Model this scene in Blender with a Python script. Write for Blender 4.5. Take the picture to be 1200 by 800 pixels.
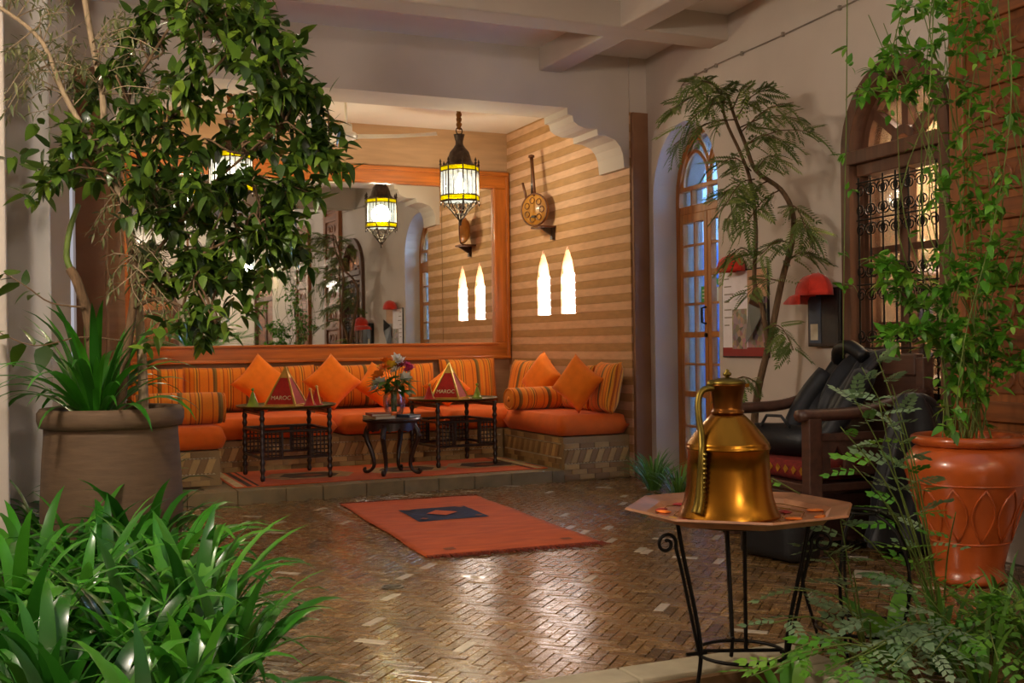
import bpy, math, random
from mathutils import Vector, Matrix, noise
from mathutils.geometry import tessellate_polygon
S = bpy.context.scene
C = S.collection
PI = math.pi
R = math.radians
for o in list(bpy.data.objects): bpy.data.objects.remove(o)

# ------------------------------------------------------------------ camera
FPX, YAW, ROLL, EYE, HOR = 1300.0, R(24), 0.013, 1.1, 403.0
cd = bpy.data.cameras.new('camera'); cam = bpy.data.objects.new('camera', cd); C.objects.link(cam)
cd.sensor_width = 36; cd.lens = FPX/1200*36; cd.shift_y = (HOR-400)/1200; cd.clip_start = .05
cam.matrix_world = Matrix.Translation((0,0,EYE)) @ Matrix.Rotation(-YAW,4,'Z') @ Matrix.Rotation(PI/2,4,'X') @ Matrix.Rotation(-ROLL,4,'Z')
S.camera = cam

# ------------------------------------------------------------------ world, view
w = bpy.data.worlds.new('dusk'); S.world = w; w.use_nodes = True
bg = w.node_tree.nodes['Background']; bg.inputs[0].default_value = (.62,.60,.66,1); bg.inputs[1].default_value = .36
S.view_settings.view_transform = 'Standard'; S.view_settings.look = 'None'
S.view_settings.exposure = 0.9; S.view_settings.gamma = 1; S.view_settings.use_curve_mapping = False

def lamp(name, loc, power, col, size=.08, kind='POINT', rot=None, spot=None):
    l = bpy.data.lights.new(name, kind); l.energy = power; l.color = col
    if kind == 'AREA': l.size = size
    else: l.shadow_soft_size = size
    if spot: l.spot_size = spot; l.spot_blend = .6
    o = bpy.data.objects.new(name, l); C.objects.link(o); o.location = loc
    if rot: o.rotation_euler = rot
    return o
LANTERN_W = 95      # light of one big alcove lantern
COURT_W = 130       # added wall lanterns of the courtyard

# ------------------------------------------------------------------ helpers
def at(px, py, d):
    """point at forward distance d (m) seen at a photo position"""
    u, v = px-600, py-HOR
    c, s = math.cos(ROLL), math.sin(ROLL)
    U, V = (u*c-v*s)/FPX*d, (u*s+v*c)/FPX*d
    return Vector((math.sin(YAW)*d+math.cos(YAW)*U, math.cos(YAW)*d-math.sin(YAW)*U, EYE-V))

class MB:
    def __init__(s): s.v=[]; s.f=[]
    def add(s, vs, fs):
        b=len(s.v); s.v += [tuple(p) for p in vs]; s.f += [tuple(i+b for i in f) for f in fs]; return s
    def box(s, x0,x1,y0,y1,z0,z1):
        return s.add([(x,y,z) for z in (z0,z1) for y in (y0,y1) for x in (x0,x1)],
                     [(0,2,3,1),(4,5,7,6),(0,1,5,4),(2,6,7,3),(0,4,6,2),(1,3,7,5)])
    def prism(s, poly, y0, y1, ax='y'):
        """polygon [(a,b)] extruded: ax y -> (a,y,b); ax z -> (a,b,z); ax x -> (x,a,b)"""
        f={'y':lambda p,t:(p[0],t,p[1]),'z':lambda p,t:(p[0],p[1],t),'x':lambda p,t:(t,p[0],p[1])}[ax]
        n=len(poly); vs=[f(p,y0) for p in poly]+[f(p,y1) for p in poly]
        return s.add(vs,[tuple(range(n)),tuple(range(2*n-1,n-1,-1))]+[(i,(i+n),(i+1)%n+n,(i+1)%n) for i in range(n)])
    def holed(s, outer, holes, y0, y1):
        loops=[outer]+holes
        flat=[p for l in loops for p in l]; n=len(flat)
        tri=tessellate_polygon([[Vector((p[0],p[1],0)) for p in l] for l in loops])
        vs=[(p[0],y0,p[1]) for p in flat]+[(p[0],y1,p[1]) for p in flat]
        fs=[tuple(t) for t in tri]+[tuple(i+n for i in reversed(t)) for t in tri]
        b=0
        for l in loops:
            m=len(l)
            for i in range(m):
                j=(i+1)%m; fs.append((b+i,b+j,b+j+n,b+i+n))
            b+=m
        return s.add(vs,fs)
    def tube(s, pts, r, n=8, closed=False, flat=1.0):
        P=[Vector(p) for p in pts]; m=len(P)
        if not hasattr(r,'__len__'): r=[r]*m
        T=[]
        for i in range(m):
            a=P[(i-1)%m] if (closed or i>0) else P[i]; b=P[(i+1)%m] if (closed or i<m-1) else P[i]
            t=(b-a); T.append(t.normalized() if t.length>1e-9 else Vector((0,0,1)))
        ref=Vector((0,0,1)) if abs(T[0].z)<.9 else Vector((1,0,0))
        N=(ref-T[0]*ref.dot(T[0])).normalized(); vs=[]
        for i in range(m):
            N=(N-T[i]*N.dot(T[i])); N=N.normalized() if N.length>1e-6 else T[i].orthogonal().normalized()
            B=T[i].cross(N)
            for k in range(n):
                a=2*PI*k/n; vs.append(P[i]+N*(math.cos(a)*r[i])+B*(math.sin(a)*r[i]*flat))
        fs=[]
        for i in range(m if closed else m-1):
            j=(i+1)%m
            for k in range(n):
                l=(k+1)%n; fs.append((i*n+k,i*n+l,j*n+l,j*n+k))
        if not closed: fs+= [tuple(range(n-1,-1,-1)), tuple((m-1)*n+k for k in range(n))]
        return s.add(vs,fs)
    def lathe(s, prof, n=24, c=(0,0), rot=0.0, sx=1, sy=1):
        vs=[];m=len(prof)
        for r,z in prof:
            for k in range(n):
                a=2*PI*k/n+rot; vs.append((c[0]+sx*r*math.cos(a),c[1]+sy*r*math.sin(a),z))
        fs=[]
        for i in range(m-1):
            for k in range(n):
                l=(k+1)%n; fs.append((i*n+k,i*n+l,(i+1)*n+l,(i+1)*n+k))
        if prof[0][0]>1e-6: fs.append(tuple(range(n-1,-1,-1)))
        if prof[-1][0]>1e-6: fs.append(tuple((m-1)*n+k for k in range(n)))
        return s.add(vs,fs)
    def pillow(s, w, h, t, n=12, p=4, q=.55, pinch=.07, sag=0.0):
        """cushion: width along x, height along z, thickness along y, centred"""
        g=[-math.cos(PI*i/n)*.35+(-1+2*i/n)*.65 for i in range(n+1)]
        idx={}; vs=[]; fs=[]
        for side in (1,-1):
            for j,vv in enumerate(g):
                for i,u in enumerate(g):
                    edge=i in(0,n) or j in (0,n)
                    if edge and side==-1: continue
                    th=0 if edge else t/2*((1-abs(u)**p)*(1-abs(vv)**p))**q
                    x=u*w/2*(1-pinch*(1-vv*vv)); z=vv*h/2*(1-pinch*(1-u*u)) - sag*(1-u*u)*(vv+1)/2
                    idx[(side,i,j)]=len(vs); vs.append((x,-side*th,z))
        def gt(side,i,j): return idx.get((side,i,j), idx.get((1,i,j)))
        for side in (1,-1):
            for j in range(n):
                for i in range(n):
                    q4=(gt(side,i,j),gt(side,i+1,j),gt(side,i+1,j+1),gt(side,i,j+1))
                    fs.append(q4 if side==1 else q4[::-1])
        return s.add(vs,fs)
    def xf(s, M):
        s.v=[tuple(M@Vector(p)) for p in s.v]; return s
    def mesh(s, name, mat, smooth=False):
        me=bpy.data.meshes.new(name); me.from_pydata(s.v,[],s.f); me.update()
        if smooth: me.polygons.foreach_set('use_smooth',[True]*len(me.polygons))
        if mat is not None: me.materials.append(MT[mat])
        return me
    def build(s, name, mat, parent=None, loc=(0,0,0), rz=0, rot=None, smooth=False, bevel=0, sub=0, fix=False):
        me=s.mesh(name,mat,smooth)
        if fix:
            import bmesh
            bm=bmesh.new(); bm.from_mesh(me); bmesh.ops.recalc_face_normals(bm,faces=bm.faces[:]); bm.to_mesh(me); bm.free()
        return link(name, me, parent, loc, rz, rot, bevel, sub)

def link(name, me, parent=None, loc=(0,0,0), rz=0, rot=None, bevel=0, sub=0):
    o=bpy.data.objects.new(name,me); C.objects.link(o); o.location=loc
    o.rotation_euler = rot if rot else (0,0,rz)
    if parent is not None: o.parent=parent
    if bevel:
        m=o.modifiers.new('bevel','BEVEL'); m.width=bevel; m.segments=2; m.limit_method='ANGLE'; m.angle_limit=R(40)
    if sub:
        m=o.modifiers.new('sub','SUBSURF'); m.levels=sub; m.render_levels=sub
    return o
def tag(o, label, cat, group=None, kind=None):
    o['label']=label; o['category']=cat
    if group: o['group']=group
    if kind: o['kind']=kind
    return o
def thing(name, label, cat, loc=(0,0,0), rz=0, group=None, kind=None):
    o=bpy.data.objects.new(name,None); C.objects.link(o); o.location=loc; o.rotation_euler=(0,0,rz); o.empty_display_size=.1
    return tag(o,label,cat,group,kind)
def copy_tree(o, parent=None):
    c=o.copy(); C.objects.link(c); c.parent=parent
    for ch in list(o.children): copy_tree(ch,c)
    return c
def arch(u0,u1,z0,spring,top,n=14,pointed=False):
    """outline of an arched opening, counter-clockwise from lower left"""
    pts=[(u0,z0),(u1,z0)]; c=(u0+u1)/2; hw=(u1-u0)/2; h=top-spring
    if not pointed:
        for i in range(n+1):
            a=PI*i/n; pts.append((c+hw*math.cos(a), spring+h*math.sin(a)))
    else:
        for i in range(n//2+1):
            t=i/(n//2); pts.append((u1-hw*(1-math.cos(t*PI/2))**1.0, spring+h*math.sin(t*PI/2)**.9))
        for i in range(n//2-1,-1,-1):
            t=i/(n//2); pts.append((u0+hw*(1-math.cos(t*PI/2))**1.0, spring+h*math.sin(t*PI/2)**.9))
    return pts
def arc(c, r, a0, a1, n=10, y=0):
    return [(c[0]+r*math.cos(a0+(a1-a0)*i/n), y, c[1]+r*math.sin(a0+(a1-a0)*i/n)) for i in range(n+1)]
def smooth_path(pts, k=4):
    P=[Vector(p) for p in pts]; out=[]
    for i in range(len(P)-1):
        p0=P[max(i-1,0)];p1=P[i];p2=P[i+1];p3=P[min(i+2,len(P)-1)]
        for j in range(k):
            t=j/k; out.append(.5*((2*p1)+(p2-p0)*t+(2*p0-5*p1+4*p2-p3)*t*t+(3*p1-p0-3*p2+p3)*t**3))
    out.append(P[-1]); return out
def lerp(a,b,t): return a+(b-a)*t
# ------------------------------------------------------------------ materials
MT={}
def lin(h):
    h=h.lstrip('#'); c=[int(h[i:i+2],16)/255 for i in (0,2,4)]
    return tuple((x/12.92 if x<=.04045 else ((x+.055)/1.055)**2.4) for x in c)+(1,)
def mulc(c,k): return tuple(min(1,x*k) for x in c[:3])+(1,)
class NT:
    def __init__(s,name):
        m=bpy.data.materials.new(name); m.use_nodes=True; s.m=m; s.t=m.node_tree; s.n=s.t.nodes
        s.p=s.n['Principled BSDF']; s.out=s.n['Material Output']; MT[name]=m
    def N(s,typ,**kw):
        n=s.n.new(typ)
        for k,v in kw.items(): setattr(n,k,v)
        return n
    def L(s,a,b): s.t.links.new(a,b)
    def coord(s,out='Object'): return s.N('ShaderNodeTexCoord').outputs[out]
    def noise(s,scale,detail=3,co=None,stretch=None):
        t=s.N('ShaderNodeTexNoise'); t.inputs['Scale'].default_value=scale; t.inputs['Detail'].default_value=detail
        c=co or s.coord()
        if stretch:
            mp=s.N('ShaderNodeMapping'); mp.inputs['Scale'].default_value=stretch; s.L(c,mp.inputs[0]); c=mp.outputs[0]
        s.L(c,t.inputs['Vector']); return t
    def ramp(s,fac,stops,interp='LINEAR'):
        r=s.N('ShaderNodeValToRGB'); r.color_ramp.interpolation=interp; e=r.color_ramp.elements
        while len(e)<len(stops): e.new(.5)
        for i,(p,c) in enumerate(stops): e[i].position=p; e[i].color=c
        s.L(fac,r.inputs[0]); return r.outputs[0]
    def bump(s,h,strength=.2,dist=.01):
        b=s.N('ShaderNodeBump'); b.inputs['Strength'].default_value=strength; b.inputs['Distance'].default_value=dist
        s.L(h,b.inputs['Height']); s.L(b.outputs[0],s.p.inputs['Normal'])
    def set(s,rough=.6,metal=0,coat=0,spec=None,sheen=0):
        s.p.inputs['Roughness'].default_value=rough; s.p.inputs['Metallic'].default_value=metal
        s.p.inputs['Coat Weight'].default_value=coat; s.p.inputs['Sheen Weight'].default_value=sheen
        if spec is not None: s.p.inputs['Specular IOR Level'].default_value=spec
def mat(name,col,rough=.6,metal=0,var=.18,scale=8,bump=.15,stretch=None,coat=0,sheen=0,rnd=0,spec=None,detail=4,dist=.01):
    k=NT(name); c=lin(col) if isinstance(col,str) else col
    t=k.noise(scale,detail,stretch=stretch)
    col_o=k.ramp(t.outputs['Fac'],[(.3,mulc(c,1-var)),(.7,mulc(c,1+var))])
    if rnd:
        oi=k.N('ShaderNodeObjectInfo'); hs=k.N('ShaderNodeHueSaturation'); mr=k.N('ShaderNodeMapRange')
        mr.inputs[3].default_value=1-rnd; mr.inputs[4].default_value=1+rnd
        k.L(oi.outputs['Random'],mr.inputs[0]); k.L(mr.outputs[0],hs.inputs['Value']); k.L(col_o,hs.inputs['Color']); col_o=hs.outputs[0]
    k.L(col_o,k.p.inputs['Base Color']); k.set(rough,metal,coat,spec,sheen)
    if bump: k.bump(t.outputs['Fac'],bump,dist)
    return k
def wood(name,col,rough=.45,axis=0,coat=.15,var=.3):
    st=[9,9,9]; st[axis]=.7
    return mat(name,col,rough,0,var,3.2,.12,stretch=tuple(st),coat=coat,detail=6,dist=.004)
def emit(name,col,strength,base=None):
    k=NT(name); k.p.inputs['Base Color'].default_value=lin(base or col); k.p.inputs['Emission Color'].default_value=lin(col)
    k.p.inputs['Emission Strength'].default_value=strength; k.set(.5); return k

mat('plaster','#c8bbaf',.85,0,.05,2.2,.12); mat('plaster_white','#ece6e0',.8,0,.03,2,.06)
mat('plaster_old','#c9c3bd',.9,0,.12,3,.25)
mat('post_tan','#8a6246',.8,0,.12,6,.2)
mat('course_light','#cfa482',.85,0,.10,7,.25,stretch=(1,1,4)); mat('course_dark','#ae8457',.85,0,.12,7,.25,stretch=(1,1,4))
mat('tan_wall','#b08c6a',.85,0,.10,5,.2,stretch=(.6,.6,5))
mat('mortar','#574732',.9,0,.2,20,.3)
mat('bench_body','#94784f',.85,0,.15,9,.3)
mat('tile_ochre','#b8965e',.7,0,.2,12,.25,rnd=.14); mat('tile_brown','#967449',.7,0,.2,12,.25,rnd=.14); mat('tile_pale','#cbb891',.65,0,.15,20,.2)
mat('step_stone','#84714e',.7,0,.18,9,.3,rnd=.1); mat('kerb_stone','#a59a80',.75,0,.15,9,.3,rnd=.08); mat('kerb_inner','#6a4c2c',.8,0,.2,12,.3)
mat('soil','#33261a',.95,0,.3,25,.5)
wood('pine','#b5631c',.35,0,.3,.28); wood('pine_v','#b5631c',.35,2,.3,.28)
wood('old_wood','#5e3c28',.6,2,.05,.3); wood('carved_wood','#8a4f22',.55,2,.1,.3); wood('carved_wood_h','#7c451d',.55,0,.1,.3)
wood('door_wood','#a8661f',.5,2,.1,.25); wood('dark_wood','#2a1610',.35,2,.35,.35); wood('chair_wood','#4a2f24',.45,0,.25,.3)
mat('iron','#17130f',.5,.7,.2,30,.15); mat('lantern_metal','#4b4038',.42,.85,.3,30,.2)
mat('brass','#a06c22',.27,1,.28,6,.05,detail=5); mat('copper_neck','#7a4a1e',.3,1,.3,10,.1); mat('brass_dark','#6b5a24',.38,.9,.3,14,.25); mat('copper_tray','#c08a66',.34,.7,.25,10,.12)
mat('gold','#d9b25a',.3,.8,.15,20,.1); mat('tin','#c4bda8',.35,.8,.1,20,.1)
mat('red_felt','#b3170c',.85,0,.15,30,.15,sheen=.3); mat('maroc_text','#e6d9b0',.5,.3,.05,20,0)
mat('green_glaze','#7d9a24',.3,0,.2,20,.05,coat=.4)
mat('orange_cloth','#f57e0c',.9,0,.07,14,.25,sheen=.08,rnd=.03); mat('seat_cloth','#e2640a',.9,0,.08,10,.25,sheen=.06)
mat('terracotta_pot','#b5531f',.28,0,.15,7,.06,coat=.5); mat('clay_pot','#5e4833',.8,0,.14,9,.25,stretch=(1,1,5))
mat('black_cloth','#15161a',.55,0,.25,9,.4,sheen=.1); mat('black_leather','#0d0e11',.5,0,.2,20,.2)
mat('cap_red','#d5301a',.85,0,.1,25,.15,sheen=.3)
mat('bark_pale','#9c866a',.85,0,.25,30,.4,stretch=(3,3,.6)); mat('bark_brown','#6a5138',.9,0,.3,30,.5,stretch=(3,3,.6)); mat('stem_green','#5d6e2a',.7,0,.2,20,.2)
mat('fan_paint','#e8e0d0',.35,0,.05,10,0,coat=.3); mat('rope','#8a5a22',.9,0,.3,40,.5)
mat('gourd','#a8702a',.4,0,.3,9,.1,coat=.3); mat('gourd_dark','#5a3013',.5,0,.3,12,.15)
mat('paper','#f2ecf2',.8,0,.04,20,0); mat('poster_red','#8e1f1f',.6,0,.05,20,0); mat('frame_black','#1a1716',.4,0,.2,20,.05)
mat('sticker_green','#2f9a3d',.5,0,.05,20,0); mat('sticker_blue','#1d4fae',.5,0,.05,20,0); mat('sticker_teal','#1f9f8a',.5,0,.05,20,0); mat('sticker_white','#cfd6d2',.6,0,.05,20,0)
mat('petal_red','#8f1410',.6,0,.2,20,0); mat('petal_yellow','#e8b31a',.6,0,.15,20,0); mat('petal_orange','#e8791c',.6,0,.15,20,0); mat('petal_pink','#c73a6a',.6,0,.15,20,0); mat('petal_white','#efe9dc',.6,0,.05,20,0)
mat('book_a','#8c3b2b',.6,0,.1,20,0); mat('book_b','#39465c',.6,0,.1,20,0); mat('book_c','#b9a685',.7,0,.1,20,0); mat('pages','#d9cfb8',.9,0,.1,60,.1,stretch=(1,1,30))
mat('drape_orange','#e0481a',.9,0,.15,8,.3,stretch=(6,6,.4)); mat('room_warm','#d9c3a0',.85,0,.08,3,.1); mat('room_cool','#c9d4e4',.85,0,.04,3,.05); mat('door_blue','#2a67b5',.6,0,.1,5,.05)
mat('cable','#8d8074',.7,0,.1,20,0); mat('drain','#5a5349',.4,.7,.2,30,.2); mat('fringe','#7a2c18',.95,0,.25,40,.3)
mat('cushion_red','#7b1d12',.9,0,.35,24,.3); mat('trim_yellow','#c58a20',.85,0,.2,30,.2)

def fabric_stripes():
    k=NT('stripe_cloth'); co=k.coord(); sx=k.N('ShaderNodeSeparateXYZ'); k.L(co,sx.inputs[0])
    oi=k.N('ShaderNodeObjectInfo')
    m=k.N('ShaderNodeMath',operation='MULTIPLY_ADD'); m.inputs[1].default_value=3.4; k.L(sx.outputs[0],m.inputs[0]); k.L(oi.outputs['Random'],m.inputs[2])
    f=k.N('ShaderNodeMath',operation='FRACT'); k.L(m.outputs[0],f.inputs[0])
    O=lin('#f28818'); B=lin('#7a5526'); D=lin('#bf5610'); G=lin('#8d6a2c'); Y=lin('#f29c28')
    st=[(0,O),(.10,D),(.13,O),(.25,B),(.31,G),(.37,O),(.47,Y),(.55,D),(.585,O),(.68,D),(.70,Y),(.76,B),(.79,Y),(.83,D),(.86,O)]
    c=k.ramp(f.outputs[0],st,'CONSTANT'); n=k.noise(90,2)
    mx=k.N('ShaderNodeMix',data_type='RGBA',blend_type='MULTIPLY'); mx.inputs[0].default_value=.25
    k.L(c,mx.inputs[6]); k.L(n.outputs['Color'],mx.inputs[7]); k.L(mx.outputs[2],k.p.inputs['Base Color'])
    k.set(.9,sheen=.08); k.bump(n.outputs['Fac'],.2,.004)
fabric_stripes()

def paver(name,attr):
    k=NT(name)
    if attr:
        a=k.N('ShaderNodeAttribute',attribute_name='tone'); rnd=a.outputs['Fac']
    else:
        rnd=k.N('ShaderNodeObjectInfo').outputs['Random']
    c=k.ramp(rnd,[(0,lin('#5a421f')),(.3,lin('#7a5b33')),(.6,lin('#8a693c')),(.85,lin('#6b4f2b')),(1,lin('#98784a'))])
    g=k.N('ShaderNodeNewGeometry'); n=k.noise(26,5,co=g.outputs['Position'])
    mx=k.N('ShaderNodeMix',data_type='RGBA',blend_type='MULTIPLY'); mx.inputs[0].default_value=.55
    k.L(c,mx.inputs[6]); r=k.ramp(n.outputs['Fac'],[(.3,(.45,.42,.4,1)),(.65,(1,1,1,1))]); k.L(r,mx.inputs[7]); k.L(mx.outputs[2],k.p.inputs['Base Color'])
    rr=k.N('ShaderNodeMapRange'); rr.inputs[1].default_value=.3; rr.inputs[2].default_value=.7; rr.inputs[3].default_value=.15; rr.inputs[4].default_value=.34
    k.L(n.outputs['Fac'],rr.inputs[0]); k.set(.3,coat=.25); k.L(rr.outputs[0],k.p.inputs['Roughness']); k.p.inputs['Coat Roughness'].default_value=.18
    k.bump(n.outputs['Fac'],.25,.004)
paver('paver',False); paver('paver_far',True); mat('paver_white','#b8aa92',.3,0,.15,20,.1,coat=.3)

def leafmat(name,cols,rough=.38,trans=.3):
    k=NT(name); oi=k.N('ShaderNodeObjectInfo'); a=k.N('ShaderNodeAttribute',attribute_name='tone')
    s=k.N('ShaderNodeMath',operation='ADD'); k.L(oi.outputs['Random'],s.inputs[0]); k.L(a.outputs['Fac'],s.inputs[1])
    f=k.N('ShaderNodeMath',operation='FRACT'); k.L(s.outputs[0],f.inputs[0])
    n=len(cols); c=k.ramp(f.outputs[0],[(i/(n-1),lin(h)) for i,h in enumerate(cols)])
    k.L(c,k.p.inputs['Base Color']); k.set(rough,coat=.1)
    t=k.N('ShaderNodeBsdfTranslucent'); k.L(c,t.inputs[0]); mx=k.N('ShaderNodeMixShader'); mx.inputs[0].default_value=trans
    k.L(k.p.outputs[0],mx.inputs[1]); k.L(t.outputs[0],mx.inputs[2]); k.L(mx.outputs[0],k.out.inputs[0])
leafmat('leaf_tree',['#36501b','#283f15','#45621f','#648428','#31491a','#86a436'],.35)
leafmat('leaf_olive',['#76784c','#626b40','#87875a','#525e35'],.5)
leafmat('leaf_strap',['#2f6a18','#3c8a1e','#27591a','#4f9a26','#35701c'],.3)
leafmat('leaf_bed',['#2c6a1a','#1f5216','#3f8a22','#579c2c','#2a6119'],.28)
leafmat('leaf_pepper',['#6a7a3a','#52682e','#849348','#475d2a'],.45)
leafmat('leaf_vine',['#5a9a28','#478520','#78b535','#3a6f1e','#93c244'],.4)
leafmat('leaf_fern',['#83a077','#6a8c60','#96ad86','#5d8a42'],.5)
leafmat('leaf_grass',['#4a7d28','#6b9a3a','#37641f'],.4)
leafmat('leaf_bouquet',['#3f7a22','#2c5c1a','#5a942e'],.4)

def glassy(name,tint,amount=.86,rough=.03):
    k=NT(name); tr=k.N('ShaderNodeBsdfTransparent'); tr.inputs[0].default_value=tint
    gl=k.N('ShaderNodeBsdfGlossy'); gl.inputs['Roughness'].default_value=rough
    fr=k.N('ShaderNodeFresnel'); fr.inputs[0].default_value=1.5
    mr=k.N('ShaderNodeMath',operation='MULTIPLY_ADD'); mr.inputs[1].default_value=amount; mr.inputs[2].default_value=.02; k.L(fr.outputs[0],mr.inputs[0])
    mx=k.N('ShaderNodeMixShader'); k.L(mr.outputs[0],mx.inputs[0]); k.L(tr.outputs[0],mx.inputs[1]); k.L(gl.outputs[0],mx.inputs[2]); k.L(mx.outputs[0],k.out.inputs[0])
glassy('pane_glass',(.95,.97,1,1)); glassy('vase_glass',(.95,.97,.97,1),.55)
def lampglass(name,col,strength,clear=.35):
    k=NT(name); e=k.N('ShaderNodeEmission'); e.inputs[0].default_value=lin(col); e.inputs[1].default_value=strength
    n=k.noise(28,2); r=k.ramp(n.outputs['Fac'],[(.3,(.55,.55,.55,1)),(.7,(1,1,1,1))]); mm=k.N('ShaderNodeMath',operation='MULTIPLY'); mm.inputs[1].default_value=strength
    k.L(r,mm.inputs[0]); k.L(mm.outputs[0],e.inputs[1])
    t=k.N('ShaderNodeBsdfTransparent'); t.inputs[0].default_value=mulc(lin(col),1.0); mx=k.N('ShaderNodeMixShader'); mx.inputs[0].default_value=clear
    k.L(e.outputs[0],mx.inputs[1]); k.L(t.outputs[0],mx.inputs[2]); k.L(mx.outputs[0],k.out.inputs[0])
lampglass('lamp_white','#eef2e6',.95,.45); lampglass('lamp_yellow','#e0c400',1.1,.4)
emit('lamp_bulb','#fff1d8',9); emit('niche_lamp','#fff4ec',8.0)
k=NT('mirror_glass'); k.p.inputs['Base Color'].default_value=(.86,.88,.86,1); k.set(.015,1)

def photo_print(name,scale):
    k=NT(name); v=k.N('ShaderNodeTexVoronoi'); v.inputs['Scale'].default_value=scale; k.L(k.coord(),v.inputs[0])
    h=k.N('ShaderNodeHueSaturation'); h.inputs['Saturation'].default_value=.45; h.inputs['Value'].default_value=.55; k.L(v.outputs['Color'],h.inputs['Color'])
    mx=k.N('ShaderNodeMix',data_type='RGBA',blend_type='MULTIPLY'); mx.inputs[0].default_value=.6; mx.inputs[7].default_value=lin('#d8a878')
    k.L(h.outputs[0],mx.inputs[6]); k.L(mx.outputs[2],k.p.inputs['Base Color']); k.set(.4)
photo_print('print_photos',28)
def rug_mat(name,kind):
    k=NT(name); co=k.coord(); sx=k.N('ShaderNodeSeparateXYZ'); k.L(co,sx.inputs[0]); n=k.noise(5,5,stretch=(1,3,1)); fine=k.noise(160,2)
    base=k.ramp(n.outputs['Fac'],[(.25,lin('#b54812')),(.75,lin('#d65f1c'))]); k.L(base,k.p.inputs['Base Color']); k.set(.95,sheen=.03); k.bump(fine.outputs['Fac'],.35,.003)
rug_mat('rug_orange',0); mat('rug_navy','#252a44',.95,0,.3,30,.2); mat('rug_tan','#a8845a',.95,0,.3,14,.3); mat('rug_cream','#c9b083',.95,0,.25,20,.2); mat('rug_brown','#4c3524',.95,0,.3,20,.2); mat('rug_dull','#8a4a2a',.95,0,.25,20,.2)
# ------------------------------------------------------------------ setting
def struct(o,label,cat): o['kind']='structure'; o['label']=label; o['category']=cat; return o
random.seed(3)
XR, YB, YF = 4.59, 10.38, 7.9          # alcove: right face, back face, front face
# courtyard floor
fl=struct(MB().box(-1.2,5.2,-4.2,7.97,-.12,-.014).build('floor','mortar'),'courtyard floor of small glazed herringbone pavers','floor')
BW=.045; BL=3*BW; G=.0025
def brick_mesh(name,m):
    l,w,h=BL-G,BW-G,.014; b=.002
    return MB().add([(-l/2,-w/2,-h),(l/2,-w/2,-h),(l/2,w/2,-h),(-l/2,w/2,-h),(-l/2,-w/2,-b),(l/2,-w/2,-b),(l/2,w/2,-b),(-l/2,w/2,-b),
       (-l/2+b,-w/2+b,0),(l/2-b,-w/2+b,0),(l/2-b,w/2-b,0),(-l/2+b,w/2-b,0)],
      [(4,5,9,8),(5,6,10,9),(6,7,11,10),(7,4,8,11),(8,9,10,11),(0,1,5,4),(1,2,6,5),(2,3,7,6),(3,0,4,7)]).mesh(name,m)
bm_p=brick_mesh('paver','paver'); bm_w=brick_mesh('paver','paver_white')
bv=[v.co.copy() for v in bm_p.vertices]; bf=[tuple(p.vertices) for p in bm_p.polygons]
spots=[]
for i in range(-190,191):
    for j in range(-70,71):
        for hz in (0,1):
            gx,gy=i+3*j,i-3*j
            cx,cy=((gx+1.5,gy+.5) if hz else (gx+.5,gy+2.5))
            x=(cx-cy)*BW*math.sqrt(.5)+2.4; y=(cx+cy)*BW*math.sqrt(.5)+4.6
            if not(-.7<x<4.74 and 2.0<y<7.9): continue
            if x<.62 and y<6.5: continue
            if x<2.46 and y<3.2: continue
            if x>4.75-math.tan(R(4))*(7.9-y)-.09: continue
            a=R(45) if hz else R(135)
            spots.append((x,y,a))
def seen(x,y):
    d=x*math.sin(YAW)+y*math.cos(YAW); u=x*math.cos(YAW)-y*math.sin(YAW)
    return d>3.3 and abs(u/d)<.46
spots.sort(key=lambda p:(0 if (seen(p[0],p[1]) and p[0]>.85) else 1, p[0]**2+p[1]**2))
jv=[];jf=[];tone=[]
wv=[];wf=[]
for n,(x,y,a) in enumerate(spots):
    M=Matrix.Translation((x,y,random.uniform(-.0015,.001)))@Matrix.Rotation(a,4,'Z')@Matrix.Rotation(random.gauss(0,.010),4,'X')@Matrix.Rotation(random.gauss(0,.006),4,'Y')
    white=random.random()<.022
    if n<300:
        o=bpy.data.objects.new('paver',bm_w if white else bm_p); C.objects.link(o); o.matrix_world=M; o.parent=fl
    elif white:
        b=len(wv); wv+=[M@p for p in bv]; wf+=[tuple(q+b for q in f) for f in bf]
    else:
        b=len(jv); jv+=[M@p for p in bv]; jf+=[tuple(q+b for q in f) for f in bf]; tone+=[random.random()]*len(bf)
m=MB(); m.v=jv; m.f=jf; me=m.mesh('pavers','paver_far'); at_=me.attributes.new('tone','FLOAT','FACE'); at_.data.foreach_set('value',tone)
o=link('pavers',me,fl); o['kind']='stuff'
m=MB(); m.v=wv; m.f=wf; o=link('white_pavers',m.mesh('white_pavers','paver_white'),fl); o['kind']='stuff'

# raised alcove floor with stone edge
af=struct(MB().box(.36,4.78,7.98,10.5,-.1,.082).build('floor_alcove','mortar'),'raised stone alcove floor one step above the courtyard','floor')
x=.36
while x<4.0:
    L=random.uniform(.26,.36); x1=min(x+L,3.975)
    MB().box(x+.002,x1-.002,7.925,8.09,-.012,.09).build('edge_slab','step_stone',af,bevel=.006); x=x1
    if x>=3.97: break
for i in range(16):
    for j in range(10):
        x0=.72+i*.24; y0=8.1+j*.24
        if y0>9.2 and 1.4<x0: continue
        if x0>3.9 or x0+.24<1.3: continue
        MB().box(x0+.003,x0+.237,y0+.003,y0+.237,.07,.089).build('floor_tile','step_stone',af,bevel=.003)

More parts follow.
